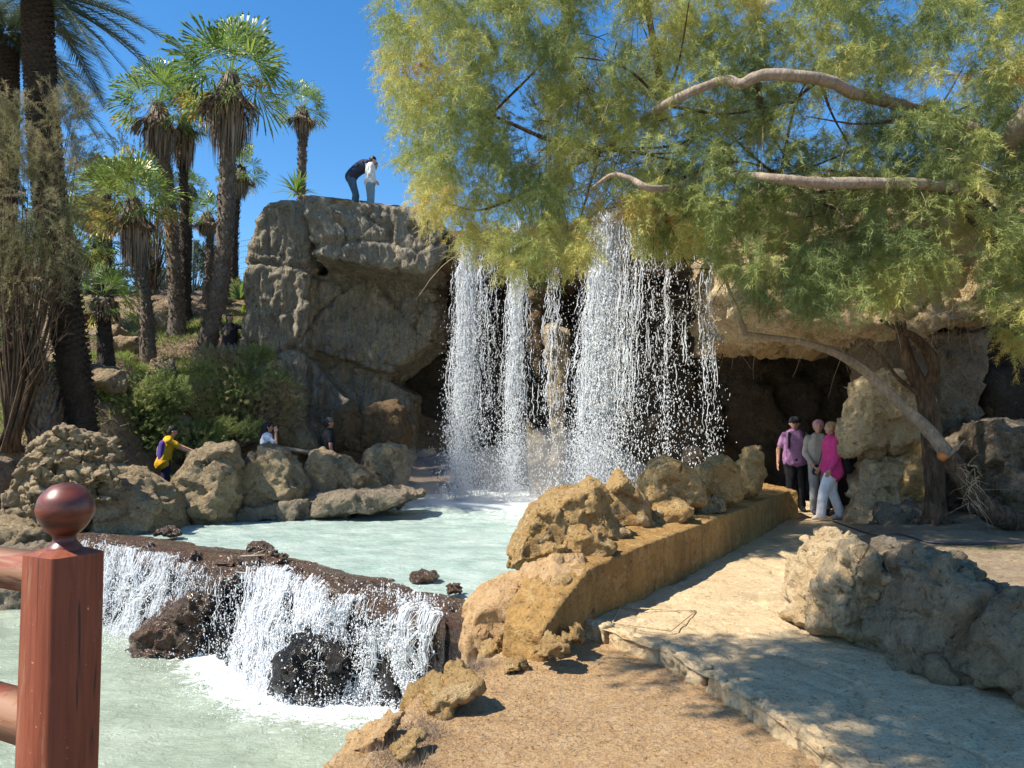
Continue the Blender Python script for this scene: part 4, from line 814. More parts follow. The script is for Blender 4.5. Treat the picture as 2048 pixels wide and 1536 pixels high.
datepalm('tall date palm with thick dark ringed trunk running out of the top left', [(162, 872), (135, 640), (100, 400), (80, 150), (72, -80)], 14, .27, (74, -20),
         [(95, 8, 1.9, .33), (100, -12, 2.3, .18), (85, -25, 2.1, .12), (110, 25, 2.2, .5), (80, -35, 1.5, .05)] + [(rr.uniform(0, 360), rr.uniform(-35, 60), rr.uniform(1.9, 2.6), rr.uniform(.2, .5)) for _ in range(34)], 1)
datepalm('date palm cut by the left edge with drooping pale fronds', [(-20, 860), (-8, 640), (5, 400), (10, 260), (12, 100)], 15.2, .24, (10, 60),
         [(rr.uniform(0, 360), rr.uniform(-45, 70), rr.uniform(1.5, 2.3), rr.uniform(.2, .6)) for _ in range(46)] + [(90, -20, 1.7, .3), (88, 15, 1.7, .4), (100, -50, 1.4, .1)], 2)
t = thing('palm_stump', P(92, 870, 13.3), 'scaly grey palm trunk leaning left in front of the date palm', 'palm trunk'); mb = MB()
T_ = [P(95, 880, 13.3), P(80, 800, 13.3), P(55, 720, 13.3), (P(35, 650, 13.3)), P(22, 560, 13.4), P(15, 480, 13.6)]; tube(mb, T_, [.30, .27, .25, .23, .2, .16], 14, 60, rough=.25)
c = spline(T_, 300); r = np.random.default_rng(77); k = 1100; i = r.integers(0, 299, k); a = r.uniform(0, 6.283, k); o_ = np.column_stack([np.cos(a), np.sin(a), a * 0]); p = c[i] + o_ * np.interp(i, (0, 299), (.30, .2))[:, None]; s_ = np.column_stack([-np.sin(a), np.cos(a), a * 0]) * .05
mb.add(np.stack([p - s_, p + s_, p + o_ * .07 + (0, 0, .15)], 1).reshape(-1, 3), np.arange(3 * k).reshape(-1, 3)); link('trunk', mb.mesh('trunk', True), M['bark'], t)
mb = MB(); k = 200; a = r.uniform(0, 6.283, k); o_ = np.column_stack([np.cos(a), np.sin(a), a * 0]); p = T_[-1] + o_ * .15 - (0, 0, 1) * r.uniform(-.3, .4, (k, 1)); s_ = np.column_stack([-np.sin(a), np.cos(a), a * 0]) * .03
mb.add(np.stack([p - s_, p + s_, p + o_ * .2 - (0, 0, 1) * r.uniform(.3, .8, (k, 1))], 1).reshape(-1, 3), np.arange(3 * k).reshape(-1, 3), None, .4); link('dead_frond_skirt', mb.mesh('dead_frond_skirt'), M['dead'], t)
# ---------------------------------------------------------------- needle leaved trees and shrubs
def blobs(lst, D, dens, seed, flat=.8):
    """px ellipses -> cluster centres inside, random depth; lst (px,py,rx,ry[,dz])"""
    r = np.random.default_rng(seed); out = []
    for q in lst:
        n = max(3, int(dens * q[2] * q[3] / 1000)); v = unit(r.normal(size=(n, 3))) * r.random((n, 1)) ** .45; c = P(q[0], q[1], D + (q[4] if len(q) > 4 else 0)); s = D / F
        out.append(c + v * (q[2] * s, min(q[2], q[3]) * s * flat, q[3] * s))
    return np.vstack(out)
def shrub(name, label, cat, ell, D, mat, dens=60, L=.3, m=34, nl=.07, nw=.012, tint=(.2, .8), seed=0, up=.9, stem=True, group=None, droop=.05, tint_top=.0, base=None):
    c = blobs(ell, D, dens, seed); r = np.random.default_rng(seed + 1); n = len(c)
    ctr = c.mean(0); d = unit(unit(c - ctr) * .7 + r.normal(0, .35, (n, 3)) + (0, 0, up))
    tn = np.clip(tint[0] + (tint[1] - tint[0]) * (.5 + 1.1 * fbm(c * 2.2, 3, seed)) + tint_top * (c[:, 2] - ctr[2]), 0, 1)
    b0 = np.array(base) if base is not None else np.array([ctr[0], ctr[1], max(hz(ctr[0], ctr[1]), -.1)])
    t = thing(name, b0, label, cat, group); mb = MB(); needles(mb, c, d, L * r.uniform(.6, 1.3, n), m, nl, nw, tn, droop, .75, seed)
    link('crown', mb.mesh('crown'), M[mat], t)
    mb = MB(); k = min(60, n)
    for q in c[r.choice(n, k, replace=False)]:
        mid = b0 * .45 + q * .55 + r.normal(0, .08, 3) - (0, 0, .1); tube(mb, [b0 + r.normal(0, .06, 3) * (1, 1, 0), mid, q], [.035, .016, .005], 4, 8)
    link('trunk', mb.mesh('trunk'), M['tambark'], t); return t
shrub('shrub', 'bright green feathery shrub left of the olive one', 'shrub', [(270, 810, 75, 50), (240, 850, 50, 50), (330, 790, 50, 45), (300, 870, 70, 45), (225, 810, 25, 35)], 15.9, 'shrub', 150, .17, 30, .06, .012, (.1, .85), 1, .5)
shrub('shrub', 'large olive brown shrub in front of the cliff foot', 'shrub', [(480, 770, 95, 65), (430, 730, 55, 35), (560, 800, 45, 55), (420, 800, 60, 60), (530, 715, 18, 22), (480, 715, 55, 20)], 17.0, 'shrub', 150, .17, 30, .06, .012, (.42, 1.25), 2, .45)
shrub('shrub', 'low light green shrub behind the boulders below the olive one', 'shrub', [(430, 868, 60, 32), (500, 862, 30, 24), (380, 890, 50, 40), (300, 905, 60, 35)], 16.2, 'shrub', 130, .16, 30, .06, .011, (.1, .85), 3, .5)
shrub('weedy_bush', 'yellow green leafy weed clump beside the date palm trunk', 'weeds', [(205, 800, 24, 22), (190, 840, 14, 20)], 15.6, 'weed', 160, .14, 30, .05, .02, (.3, .9), 4)
shrub('weedy_bush', 'bright yellow green vine tangled at the cliff left edge', 'weeds', [(485, 690, 14, 26), (500, 640, 8, 14)], 19.6, 'weed', 300, .12, 26, .06, .03, (.4, .9), 5)
shrub('shrub', 'rounded dark green bush on the crest beside the cliff', 'shrub', [(488, 590, 24, 22)], 23.2, 'shrub', 300, .25, 40, .09, .02, (.1, .7), 6)
shrub('tamarisk_tree', 'wispy grey olive tamarisk in front of the date palm at the left', 'tree', [(60, 330, 75, 75), (130, 230, 50, 45), (110, 420, 70, 55), (30, 470, 70, 90), (150, 320, 30, 45), (40, 560, 60, 50), (90, 500, 70, 50), (20, 240, 40, 50)], 12.9, 'olive', 44, .5, 60, .09, .0065, (.2, 1.0), 7, .2, droop=.3, base=P(20, 905, 12.9))
shrub('broadleaf_tree', 'airy grey green tree behind the yellow green palm', 'tree', [(310, 330, 45, 45), (250, 300, 25, 25), (330, 420, 50, 60), (300, 520, 50, 60)], 24.5, 'far', 34, .5, 36, .12, .018, (.2, .9), 8, .4)
shrub('broadleaf_tree', 'rounded dark pine far behind between the palm trunks', 'tree', [(400, 530, 40, 40), (375, 590, 50, 30)], 32, 'far', 80, .5, 40, .16, .04, (.0, .6), 9, .3)
shrub('broadleaf_tree', 'dense dark green tree mass behind the fan palms at the left', 'tree', [(120, 560, 120, 80), (60, 640, 80, 60), (200, 440, 50, 40), (200, 560, 60, 60), (20, 420, 60, 90)], 25, 'far', 26, .6, 50, .16, .035, (.0, .5), 10, .3)
shrub('broadleaf_tree', 'pale leafy tree above the palm slope behind the fence posts', 'tree', [(310, 580, 40, 34), (340, 560, 24, 30)], 29, 'far', 90, .4, 40, .14, .03, (.2, .8), 12, .3)
# bare twigs at the left
mb = MB(); r = np.random.default_rng(6); n = 70; a = np.column_stack([r.uniform(0, 130, n), r.uniform(520, 690, n)]); o = np.array([P(x, y, 12.6) for x, y in a]); root = P(60, 760, 12.8)
d = unit(o - root + r.normal(0, .35, (n, 3))); s = np.linspace(0, 1, 7); pts = o[:, None] + d[:, None] * (s[:, None] * r.uniform(.3, .9, (n, 1, 1))) + np.array([0, 0, -.25]) * (s ** 2)[:, None] * r.random((n, 1, 1)); pts += r.normal(0, .012, pts.shape)
ribbons(mb, pts, np.linspace(.005, .0015, 7)[None] * np.ones((n, 1)))
for k in range(9): q = o[r.integers(n)]; tube(mb, [root + r.normal(0, .1, 3), (root + q) / 2 + r.normal(0, .1, 3), q], [.018, .011, .005], 4, 8)
tag(link('dead_bush', mb.mesh('dead_bush'), M['tambark']), 'bare tangle of dead twigs in front of the leaning palm trunk', 'dead bush')
# weeds over the slope
def ground_tufts(name, label, pts, zf, n, h, wd, mat, seed, kind='stuff', cat='weeds', upj=.5, tint=(.2, .9)):
    r = np.random.default_rng(seed); pts = np.asarray(pts); i = r.integers(0, len(pts), n); p = pts[i][:, :2] + r.normal(0, 1, (n, 2)) * pts[i][:, 2:3]
    z = np.array([zf(x, y) for x, y in p]); c = np.column_stack([p, z]); d = unit(np.column_stack([r.normal(0, upj, (n, 2)), np.ones(n)])); l = r.uniform(.4, 1.2, (n, 1)) * h; s_ = unit(np.cross(d, r.normal(size=(n, 3)))) * wd
    mb = MB(); mb.add(np.stack([c - s_, c + s_, c + d * l], 1).reshape(-1, 3), np.arange(3 * n).reshape(-1, 3), None, r.uniform(tint[0], tint[1], n)); return tag(link(name, mb.mesh(name), M[mat]), label, cat, kind=kind)
wp = [P(*q) for q in ((340, 650, 20), (420, 640, 20.5), (330, 735, 17.7), (370, 725, 17.8), (430, 700, 18.3), (250, 730, 17.6), (240, 665, 19.5), (300, 640, 21), (480, 640, 20.6), (100, 820, 14.5), (90, 800, 15), (180, 700, 17.5), (385, 760, 17), (340, 780, 16.8), (60, 830, 14), (300, 800, 16.3), (130, 800, 15.5))]
wp = [(q[0], q[1], .42) for q in wp]
ground_tufts('weeds', 'bright green weeds sprouting over the rocky palm slope', wp, hz, 16000, .15, .012, 'weed', 3, upj=.8, cat='weeds')
r = np.random.default_rng(9)
ground_tufts('dry_grass', 'straw and dry grass strewn over the palm slope', [(q[0] + r.normal(0, 1), q[1] + r.normal(0, 1), .8) for q in wp for _ in range(3)], hz, 16000, .2, .008, 'dead', 4, upj=1.4, cat='dry grass')
# ---------------------------------------------------------------- the big tamarisks at the right
def inpoly(x, y, pl):
    c = np.zeros(len(x), bool); n = len(pl); j = n - 1
    for i in range(n):
        xi, yi = pl[i]; xj, yj = pl[j]; c ^= ((yi > y) != (yj > y)) & (x < (xj - xi) * (y - yi) / (yj - yi + 1e-9) + xi); j = i
    return c
CP = [(745, -120), (770, 40), (790, 70), (762, 110), (785, 170), (785, 235), (815, 300), (800, 350), (835, 400), (880, 425), (905, 470), (980, 505), (1040, 535), (1110, 530), (1170, 520), (1230, 425), (1300, 425), (1350, 455), (1400, 500), (1450, 545), (1520, 610), (1620, 620), (1700, 600), (1790, 610), (1850, 585), (1890, 560), (1950, 570), (1985, 590), (2020, 690), (2048, 730), (2200, 740), (2200, -120)]
GAPS = [(1215, 40, 38, 70, .9), (1190, 130, 30, 60, .75), (1165, 370, 32, 60, .92), (1660, 235, 70, 42, .8), (1600, 205, 40, 30, .7), (1950, 250, 40, 25, .85), (1155, 250, 30, 40, .6), (1080, 120, 40, 30, .35), (1210, 430, 26, 40, .9), (1290, 560, 60, 60, .4), (1930, 60, 30, 20, .6), (1640, 425, 80, 26, .55), (1900, 430, 50, 25, .5), (1330, 30, 30, 30, .4)]
r = np.random.default_rng(21); n = 3300; x = r.uniform(740, 2200, n); y = r.uniform(-120, 740, n); k = inpoly(x, y, CP)
for gx, gy, rx, ry, pr in GAPS: k &= ~((((x - gx) / rx) ** 2 + ((y - gy) / ry) ** 2 < 1) & (r.random(n) < pr))
k &= (fbm(np.column_stack([x, y, x * 0]) / 62.0, 2, 71) + r.normal(0, .12, len(x))) > -.36; x, y = x[k], y[k]; n = len(x); D = r.uniform(8.2, 11.2, n) - np.clip((1150 - x) / 400, 0, 1) * .3
c = np.array([P(a_, b_, d_) for a_, b_, d_ in zip(x, y, D)])
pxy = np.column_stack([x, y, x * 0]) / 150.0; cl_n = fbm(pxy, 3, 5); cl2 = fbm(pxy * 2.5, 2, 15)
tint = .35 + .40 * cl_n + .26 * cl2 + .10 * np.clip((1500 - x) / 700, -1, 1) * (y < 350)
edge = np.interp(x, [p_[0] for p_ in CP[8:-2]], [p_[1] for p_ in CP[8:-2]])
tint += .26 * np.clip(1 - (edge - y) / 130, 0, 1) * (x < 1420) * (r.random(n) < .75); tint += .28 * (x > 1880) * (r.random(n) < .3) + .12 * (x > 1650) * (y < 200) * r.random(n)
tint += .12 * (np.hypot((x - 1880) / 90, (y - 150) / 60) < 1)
nsp = 11; ci = np.repeat(np.arange(n), nsp); sp0 = c[ci] + r.normal(0, .05, (n * nsp, 3)); vv = unit(r.normal(size=(n * nsp, 3)) + (-.25, -.1, -.15))
who = np.where((x > 1640) & (x < 2010) & (y > 420), 1, np.where((x > 1370) & (x < 1560) & (y > 440), 2, 0))[ci]
bt0 = np.array([P(2260, 1000, 9.5)[0], P(2260, 1000, 9.5)[1], .0])
Tm = thing('tamarisk_tree', bt0, 'huge tamarisk whose feathery crown fills the upper right, its long grey limbs stretching left', 'tree')
Ts = thing('tamarisk_tree', G(1870, 1050, .12), 'standing tamarisk with dark furrowed trunk beside the cave mouth boulders', 'tree')
Tl = thing('tamarisk_tree', G(2200, 1112, .12), 'tamarisk leaning low to the left with pale upper stem and an orange saw cut', 'tree')
for w_, t in ((0, Tm), (1, Ts), (2, Tl)):
    s_ = who == w_; mb = MB(); cc = sp0[s_].copy()
    if w_ == 1: cc[:, 1] += 1.2 * 0
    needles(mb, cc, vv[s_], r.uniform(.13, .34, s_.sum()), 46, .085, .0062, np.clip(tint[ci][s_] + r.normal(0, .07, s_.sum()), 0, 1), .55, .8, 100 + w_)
    if w_ == 0:                                         # the part of the crown reaching over the path towards the viewer
        q = np.column_stack([r.uniform(-3.1, .2, 620), r.uniform(2.2, 4.1, 620), r.uniform(5.1, 5.9, 620)]); q = q[q[:, 0] > -2.9 + (4.0 - q[:, 1]) * .55]; nn = fbm(q * (1.1, 1.1, .5), 3, 44); q = q[nn > -.2]
        q = np.repeat(q, 9, 0) + r.normal(0, .12, (len(q) * 9, 3)); needles(mb, q, unit(r.normal(size=q.shape)), .35, 38, .11, .013, np.full(len(q), .4), .4, .8, 120)
    link('crown', mb.mesh('crown'), M['needle'], t)
def limb(t, pts, rad, mat, k=12, rough=.22, n=50, name='limb', seed=0):
    mb = MB(); tube(mb, pts, rad, k, n, rough=rough, seed=seed); return link(name, mb.mesh(name, True), M[mat], t)
g0 = bt0
limb(Tm, [g0, P(2230, 800, 9.4), P(2130, 600, 9.3), P(2010, 470, 9.2), P(1960, 425, 9.2), (P(1925, 385, 9.2))], [.34, .27, .22, .18, .15, .12], 'tambark', 16, name='trunk')
limb(Tm, [P(1925, 388, 9.2), P(1890, 372, 8.7), P(1780, 366, 8.3), P(1640, 366, 8.2), P(1560, 358, 8.2), P(1480, 352, 8.5), P(1400, 362, 9.1), P(1310, 378, 8.2), P(1262, 358, 8.2), P(1225, 350, 8.3), P(1185, 375, 8.4)], [.08, .07, .062, .062, .056, .045, .035, .04, .032, .026, .014], 'limb', n=90)
limb(Tm, [P(1900, 368, 9.2), P(1935, 345, 9.1), P(1968, 318, 9.0)], [.05, .035, .02], 'limb')
limb(Tm, [P(2130, 600, 9.3), P(2120, 400, 8.9), P(2010, 290, 9.9), P(1850, 225, 9.9), P(1720, 190, 8.6), P(1640, 158, 8.1), P(1530, 150, 8.05), P(1480, 168, 8.1), P(1440, 162, 8.2), P(1330, 210, 8.4), P(1270, 255, 9.6), P(1200, 300, 9.8)], [.2, .14, .09, .08, .07, .068, .064, .06, .05, .05, .045, .02], 'limb', n=100)
limb(Tm, [P(1515, 165, 8.8), P(1522, 215, 8.9), P(1540, 262, 9.0), P(1580, 330, 9.2)], [.045, .03, .018, .01], 'tambark')
limb(Tm, [P(1335, 205, 9.3), P(1322, 170, 9.3), P(1308, 90, 9.3), P(1294, 12, 9.3)], [.05, .05, .042, .038], 'tambark')
limb(Tm, [P(1240, 280, 9.9), P(1200, 230, 9.9), P(1150, 140, 10), P(1090, 60, 10), P(1060, 10, 10.1)], [.045, .035, .025, .018, .01], 'tambark')
limb(Tm, [P(1230, 285, 9.8), P(1150, 330, 9.8), P(1060, 380, 9.8), P(960, 420, 9.8), P(880, 400, 9.9)], [.04, .03, .022, .014, .008], 'tambark')
limb(Tm, [P(1200, 300, 9.8), P(1100, 280, 9.9), P(980, 230, 10), P(860, 200, 10)], [.04, .03, .02, .01], 'tambark')
limb(Tm, [P(2010, 290, 8.8), P(2250, -60, 7.6), P(2300, -500, 6.0), (.4, 4.2, 5.7), (-1.6, 3.6, 5.4)], [.13, .12, .08, .05, .02], 'limb', n=60)
for k in range(26):                                     # smaller branches through the crown
    i = r.integers(0, n); j = r.integers(0, 9); q0 = P(*[(1780, 366, 9.2), (1560, 358, 9.1), (1310, 378, 9.2), (1850, 225, 8.7), (1640, 158, 8.7), (1330, 210, 9.2), (1200, 300, 9.8), (1060, 380, 9.8), (980, 230, 10)][j]); q1 = q0 + (c[i] - q0) * min(1, 1.6 / (np.linalg.norm(c[i] - q0) + .01))
    limb(Tm, [q0, (q0 + q1) / 2 + r.normal(0, .12, 3), q1], [.022, .014, .005], 'tambark', 6, n=14, seed=k)
b1 = P(1872, 1058, 11.2) * (1, 1, 0) + (0, 0, .1)
limb(Ts, [b1 + (0, 0, -.15), b1 + (0, 0, .25), P(1868, 930, 11.2), P(1858, 840, 11.3), P(1846, 770, 11.3)], [.24, .16, .145, .14, .13], 'tambark', 18, .3, 60, 'trunk')
limb(Ts, [P(1848, 780, 11.3), P(1820, 730, 11.35), P(1806, 680, 11.4), P(1798, 620, 11.5), (P(1790, 540, 11.9))], [.12, .10, .085, .075, .055], 'tambark', 14)
limb(Ts, [P(1850, 775, 11.3), P(1868, 745, 11.2), P(1856, 705, 11.2), P(1830, 675, 11.2), P(1790, 655, 11.2), P(1760, 640, 11.3)], [.09, .085, .075, .06, .04, .02], 'tambark', 14, .15)
limb(Ts, [P(1842, 790, 11.25), P(1800, 760, 11.3), P(1760, 710, 11.3), P(1735, 690, 11.3)], [.04, .03, .022, .012], 'tambark')
for k in range(9): a = k * .7; limb(Ts, [b1 + (0, 0, .15), b1 + (.3 * math.cos(a), .3 * math.sin(a), .03), b1 + (.6 * math.cos(a + .2), .6 * math.sin(a + .2), -.03)], [.09, .05, .02], 'tambark', 8, .25, 12, 'root')
b2 = G(2200, 1112, .12)
limb(Tl, [b2 + (0, 0, -.1), P(2060, 1060, 10.3), P(1970, 1015, 10.4), P(1930, 965, 10.5), P(1893, 905, 10.6)], [.20, .165, .15, .13, .115], 'tambark', 16, .25, 60, 'trunk')
limb(Tl, [P(1897, 912, 10.55), P(1860, 865, 10.7), P(1800, 808, 10.9), P(1740, 752, 11), P(1700, 722, 11), P(1660, 702, 11), P(1600, 684, 11), P(1540, 675, 11), P(1490, 668, 11)], [.10, .095, .08, .07, .065, .055, .05, .045, .04], 'limb', 12, .12, 70)
limb(Tl, [P(1492, 672, 11), P(1475, 625, 11), P(1462, 590, 11), P(1445, 540, 11), P(1435, 490, 10.9)], [.045, .035, .028, .02, .012], 'limb', 10)
limb(Tl, [P(1893, 915, 10.5), P(1915, 895, 10.45), P(1930, 880, 10.4)], [.03, .02, .012], 'limb', 8)
M['cut'] = plain('fresh_cut_wood', (.55, .20, .06), .8)
mb = MB(); q = P(1887, 912, 10.42); tube(mb, [q + (0, .05, 0), q + (-.02, -.02, -.015)], [.062, .055], 12, 4); link('saw_cut', mb.mesh('saw_cut'), M['cut'], Tl)
q = np.array([P(r.uniform(1290, 1400), r.uniform(390, 480), r.uniform(11.6, 12.8)) for _ in range(130)]); q = np.repeat(q, 9, 0) + r.normal(0, .06, (130 * 9, 3)); mb = MB(); needles(mb, q, unit(r.normal(size=q.shape) + (-.2, 0, -.3)), .3, 40, .09, .009, np.clip(.45 + .5 * fbm(q * 1.3, 2, 9) + r.normal(0, .1, len(q)), 0, 1), .5, .8, 130); link('crown', mb.mesh('crown'), M['needle'], Tl)
# bare fine twigs hanging below the crowns
def twigs(t, boxes, n, L, rad, seed, mat='twig', g_=.4, dirb=(0, 0, -.3)):
    r = np.random.default_rng(seed); o = []; dd = []
    for q in range(n):
        b_ = boxes[r.integers(len(boxes))]; o.append(P(r.uniform(b_[0], b_[2]), r.uniform(b_[1], b_[3]), b_[4] + r.normal(0, .15)))
    o = np.array(o); d = unit(r.normal(size=(n, 3)) + dirb); s = np.linspace(0, 1, 9); l = r.uniform(.35, 1.2, (n, 1, 1)) * L
    pts = o[:, None] + d[:, None] * s[:, None] * l + np.array([0, 0, -1.]) * (s ** 2)[:, None] * l * g_ * r.uniform(.2, 1.2, (n, 1, 1)) + np.cumsum(r.normal(0, .006, (n, 9, 3)), 1)
    mb = MB(); ribbons(mb, pts, np.linspace(1, .3, 9)[None] * rad * r.uniform(.6, 1.5, (n, 1))); return link('bare_twigs', mb.mesh('bare_twigs'), M[mat], t)
M['twigpale'] = plain('pale_twig', (.46, .35, .22), .8)
twigs(Tl, [(1420, 590, 1500, 680, 11), (1500, 620, 1700, 690, 11), (1330, 560, 1480, 660, 11)], 190, .5, .0035, 1, 'twigpale')
twigs(Ts, [(1700, 600, 1860, 680, 11.7), (1650, 560, 1950, 640, 11.5)], 90, .6, .004, 2, 'twigpale', dirb=(0, 0, -.9))
twigs(Tm, [(1100, 100, 1500, 450, 9.2), (1500, 150, 1900, 420, 8.9), (900, 300, 1300, 520, 9.6), (1500, 420, 2000, 600, 9.6), (1150, 150, 1260, 420, 9.9)], 900, .7, .0042, 3, 'twigpale')
twigs(Tm, [(1100, 250, 1260, 420, 9.9), (1300, 300, 2000, 560, 9.7), (1060, 40, 1300, 250, 9.9)], 260, .7, .006, 4, 'barkdark')
twigs(Tl, [(1925, 930, 1960, 1010, 10.2)], 46, .3, .005, 5, 'twigpale', dirb=(0, -.4, -.6))
# olive / casuarina mass behind the crown, beyond the rock
shrub('broadleaf_tree', 'dark green tree behind the rock at the upper right edge', 'tree', [(2020, 420, 90, 70), (1960, 300, 90, 60), (2120, 330, 80, 120)], 19, 'far', 34, .5, 44, .12, .02, (.1, .6), 31, .3, base=(14, 19, 1))
shrub('broadleaf_tree', 'grey green tree rising behind the falls inside the crown gaps', 'tree', [(1060, 350, 70, 60), (1000, 250, 60, 60), (1100, 200, 50, 70), (1250, 330, 60, 40), (1400, 250, 70, 60)], 21.5, 'far', 30, .5, 44, .12, .018, (.2, .8), 32, .3, base=(1, 22, 6))
ground_tufts('grass', 'sparse patch of green grass beside the hose at the right', [(*G(x_, 1098 + 3 * (x_ % 3), .13)[:2], .16) for x_ in range(1930, 2100, 12)], lambda x, y: .10, 2600, .07, .003, 'weed', 11, cat='grass', tint=(0, .3))
path_t = bvh(path); soil_t = bvh(soil); bank_t = bvh(bank)
gz_ = lambda x, y: drop(bank_t, x, y, 5, -.1)
r = np.random.default_rng(14); pp = [(*G(r.uniform(720, 1500), r.uniform(1320, 1536), -.1)[:2], .2) for _ in range(200)]
ground_tufts('straw', 'dry straw and fine litter scattered over the dirt bank', pp, gz_, 9000, .045, .0012, 'dead', 12, cat='straw', upj=3.5, tint=(.2, 1))
ground_tufts('dry_grass', 'tufts of dry grass along the rim of the dirt bank', [(*G(x_, y_, -.1)[:2], .06) for x_, y_ in ((800, 1500), (840, 1450), (780, 1520), (880, 1400), (940, 1340), (1000, 1250), (950, 1290), (1010, 1200), (960, 1330), (1030, 1300), (860, 1470), (820, 1540))], gz_, 2600, .10, .0014, 'dead', 13, cat='dry grass', upj=.9, tint=(.4, 1))
ground_tufts('leaf_litter', 'dry leaf bits and dust specks scattered over the paved path', [(*G(r.uniform(1150, 2000), r.uniform(1080, 1530), 0)[:2], .3) for _ in range(200)], lambda x, y: drop(path_t, x, y, 2, -3) + .003, 2600, .028, .0022, 'dead', 15, cat='leaf litter', upj=5, tint=(.0, .6))
# pebbles
mb = MB(); n = 2600; x_ = r.uniform(-.9, 2.2, n); y_ = r.uniform(2.8, 6, n); z_ = np.array([gz_(a_, b_) for a_, b_ in zip(x_, y_)]); k = z_ > -.3; drops(mb, np.column_stack([x_, y_, z_])[k], r.uniform(.002, .008, k.sum()) * r.choice([1, 1, 1, 1.8], k.sum()), .6)
tag(link('gravel', mb.mesh('gravel'), M['ochre']), 'small pebbles and crumbs lying on the dirt bank', 'gravel', kind='stuff')
# hose
mb = MB(); hp = [G(1668, 1052, .05), G(1750, 1066, .14), G(1800, 1074, .15), G(1860, 1084, .15), G(1960, 1088, .16), G(2080, 1087, .16)]; hp = [np.array([q[0], q[1], drop(soil_t, q[0], q[1], 5, .1) + .018]) for q in hp]
tube(mb, hp, [.014] * 6, 8, 60); M['hose'] = plain('hose_rubber', (.04, .035, .05), .4, spec=.6)
tag(link('garden_hose', mb.mesh('garden_hose', True), M['hose']), 'dark purple garden hose lying across the soil under the trees', 'hose')
# fence behind
ft = thing('wire_fence', P(470, 590, 27), 'thin wire mesh fence with dark posts on the crest behind the palms', 'fence'); M['post'] = plain('fence_post', (.03, .06, .05), .6)
for px, y0, y1 in ((320, 505, 650), (387, 482, 620), (455, 470, 600), (528, 455, 600), (600, 440, 600), (840, 400, 500)):
    mb = MB(); tube(mb, [P(px, y1, 27), P(px, y0, 27)], [.035, .035], 8, 4); link('post', mb.mesh('post'), M['post'], ft)
mb = MB()
for k in range(11):
    a0 = P(300, 510 + k * 11, 27); a1 = P(528, 474 + k * 11, 27.0); a2 = P(860, 408 + k * 11, 27); tube(mb, [a0, a1, a2], [.006] * 3, 3, 12)
for k in range(90):
    px = 470 + k * 4.2; yt = 483 - (px - 470) * .195; tube(mb, [P(px, yt, 27), P(px, yt + 108, 27)], [.0022] * 2, 3, 4)
link('wire_mesh', mb.mesh('wire_mesh'), M['post'], ft)
# ---------------------------------------------------------------- people
M['skin'] = plain('skin', (.50, .28, .19), .55, 0, 20, .08); M['skin2'] = plain('tanned_skin', (.40, .21, .14), .55, 0, 20, .08)
def cloth(name, c, var=.18): return plain(name, c, .85, .4, 9, var, .2)
FIB = np.array([(math.cos(k * 2.39996) * math.sqrt(1 - (1 - (2 * k + 1) / 30) ** 2), math.sin(k * 2.39996) * math.sqrt(1 - (1 - (2 * k + 1) / 30) ** 2), 1 - (2 * k + 1) / 30) for k in range(30)])
def sph(c, r, s=(1, 1, 1)): return list(np.asarray(c) + FIB * r * np.array(s))
def cap(a, b, ra, rb): return sph(a, ra) + sph(b, rb)
DEF = dict(pel=(0, 0, .95), waist=(0, 0, 1.10), chest=(0, 0, 1.30), neck=(0, .0, 1.46), head=(0, .02, 1.62),
           ls=(-.18, 0, 1.41), le=(-.23, -.03, 1.14), lw=(-.24, .03, .90), rs=(.18, 0, 1.41), re=(.23, -.03, 1.14), rw=(.24, .03, .90),
           lh=(-.09, 0, .93), lk=(-.10, .02, .50), la=(-.11, -.02, .09), rh=(.09, 0, .93), rk=(.10, .02, .50), ra=(.11, -.02, .09))
def prims(hulls, voxel=.012, sm=2, wr=0, seed=0):
    me, V = remesh(hullmesh(hulls), voxel, sm)
    if wr: V = V + normals(me) * (wr * ridged(V * (7, 7, 4), 2, seed))[:, None]; setco(me, V)
    else: me.polygons.foreach_set('use_smooth', [True] * len(me.polygons))
    return me
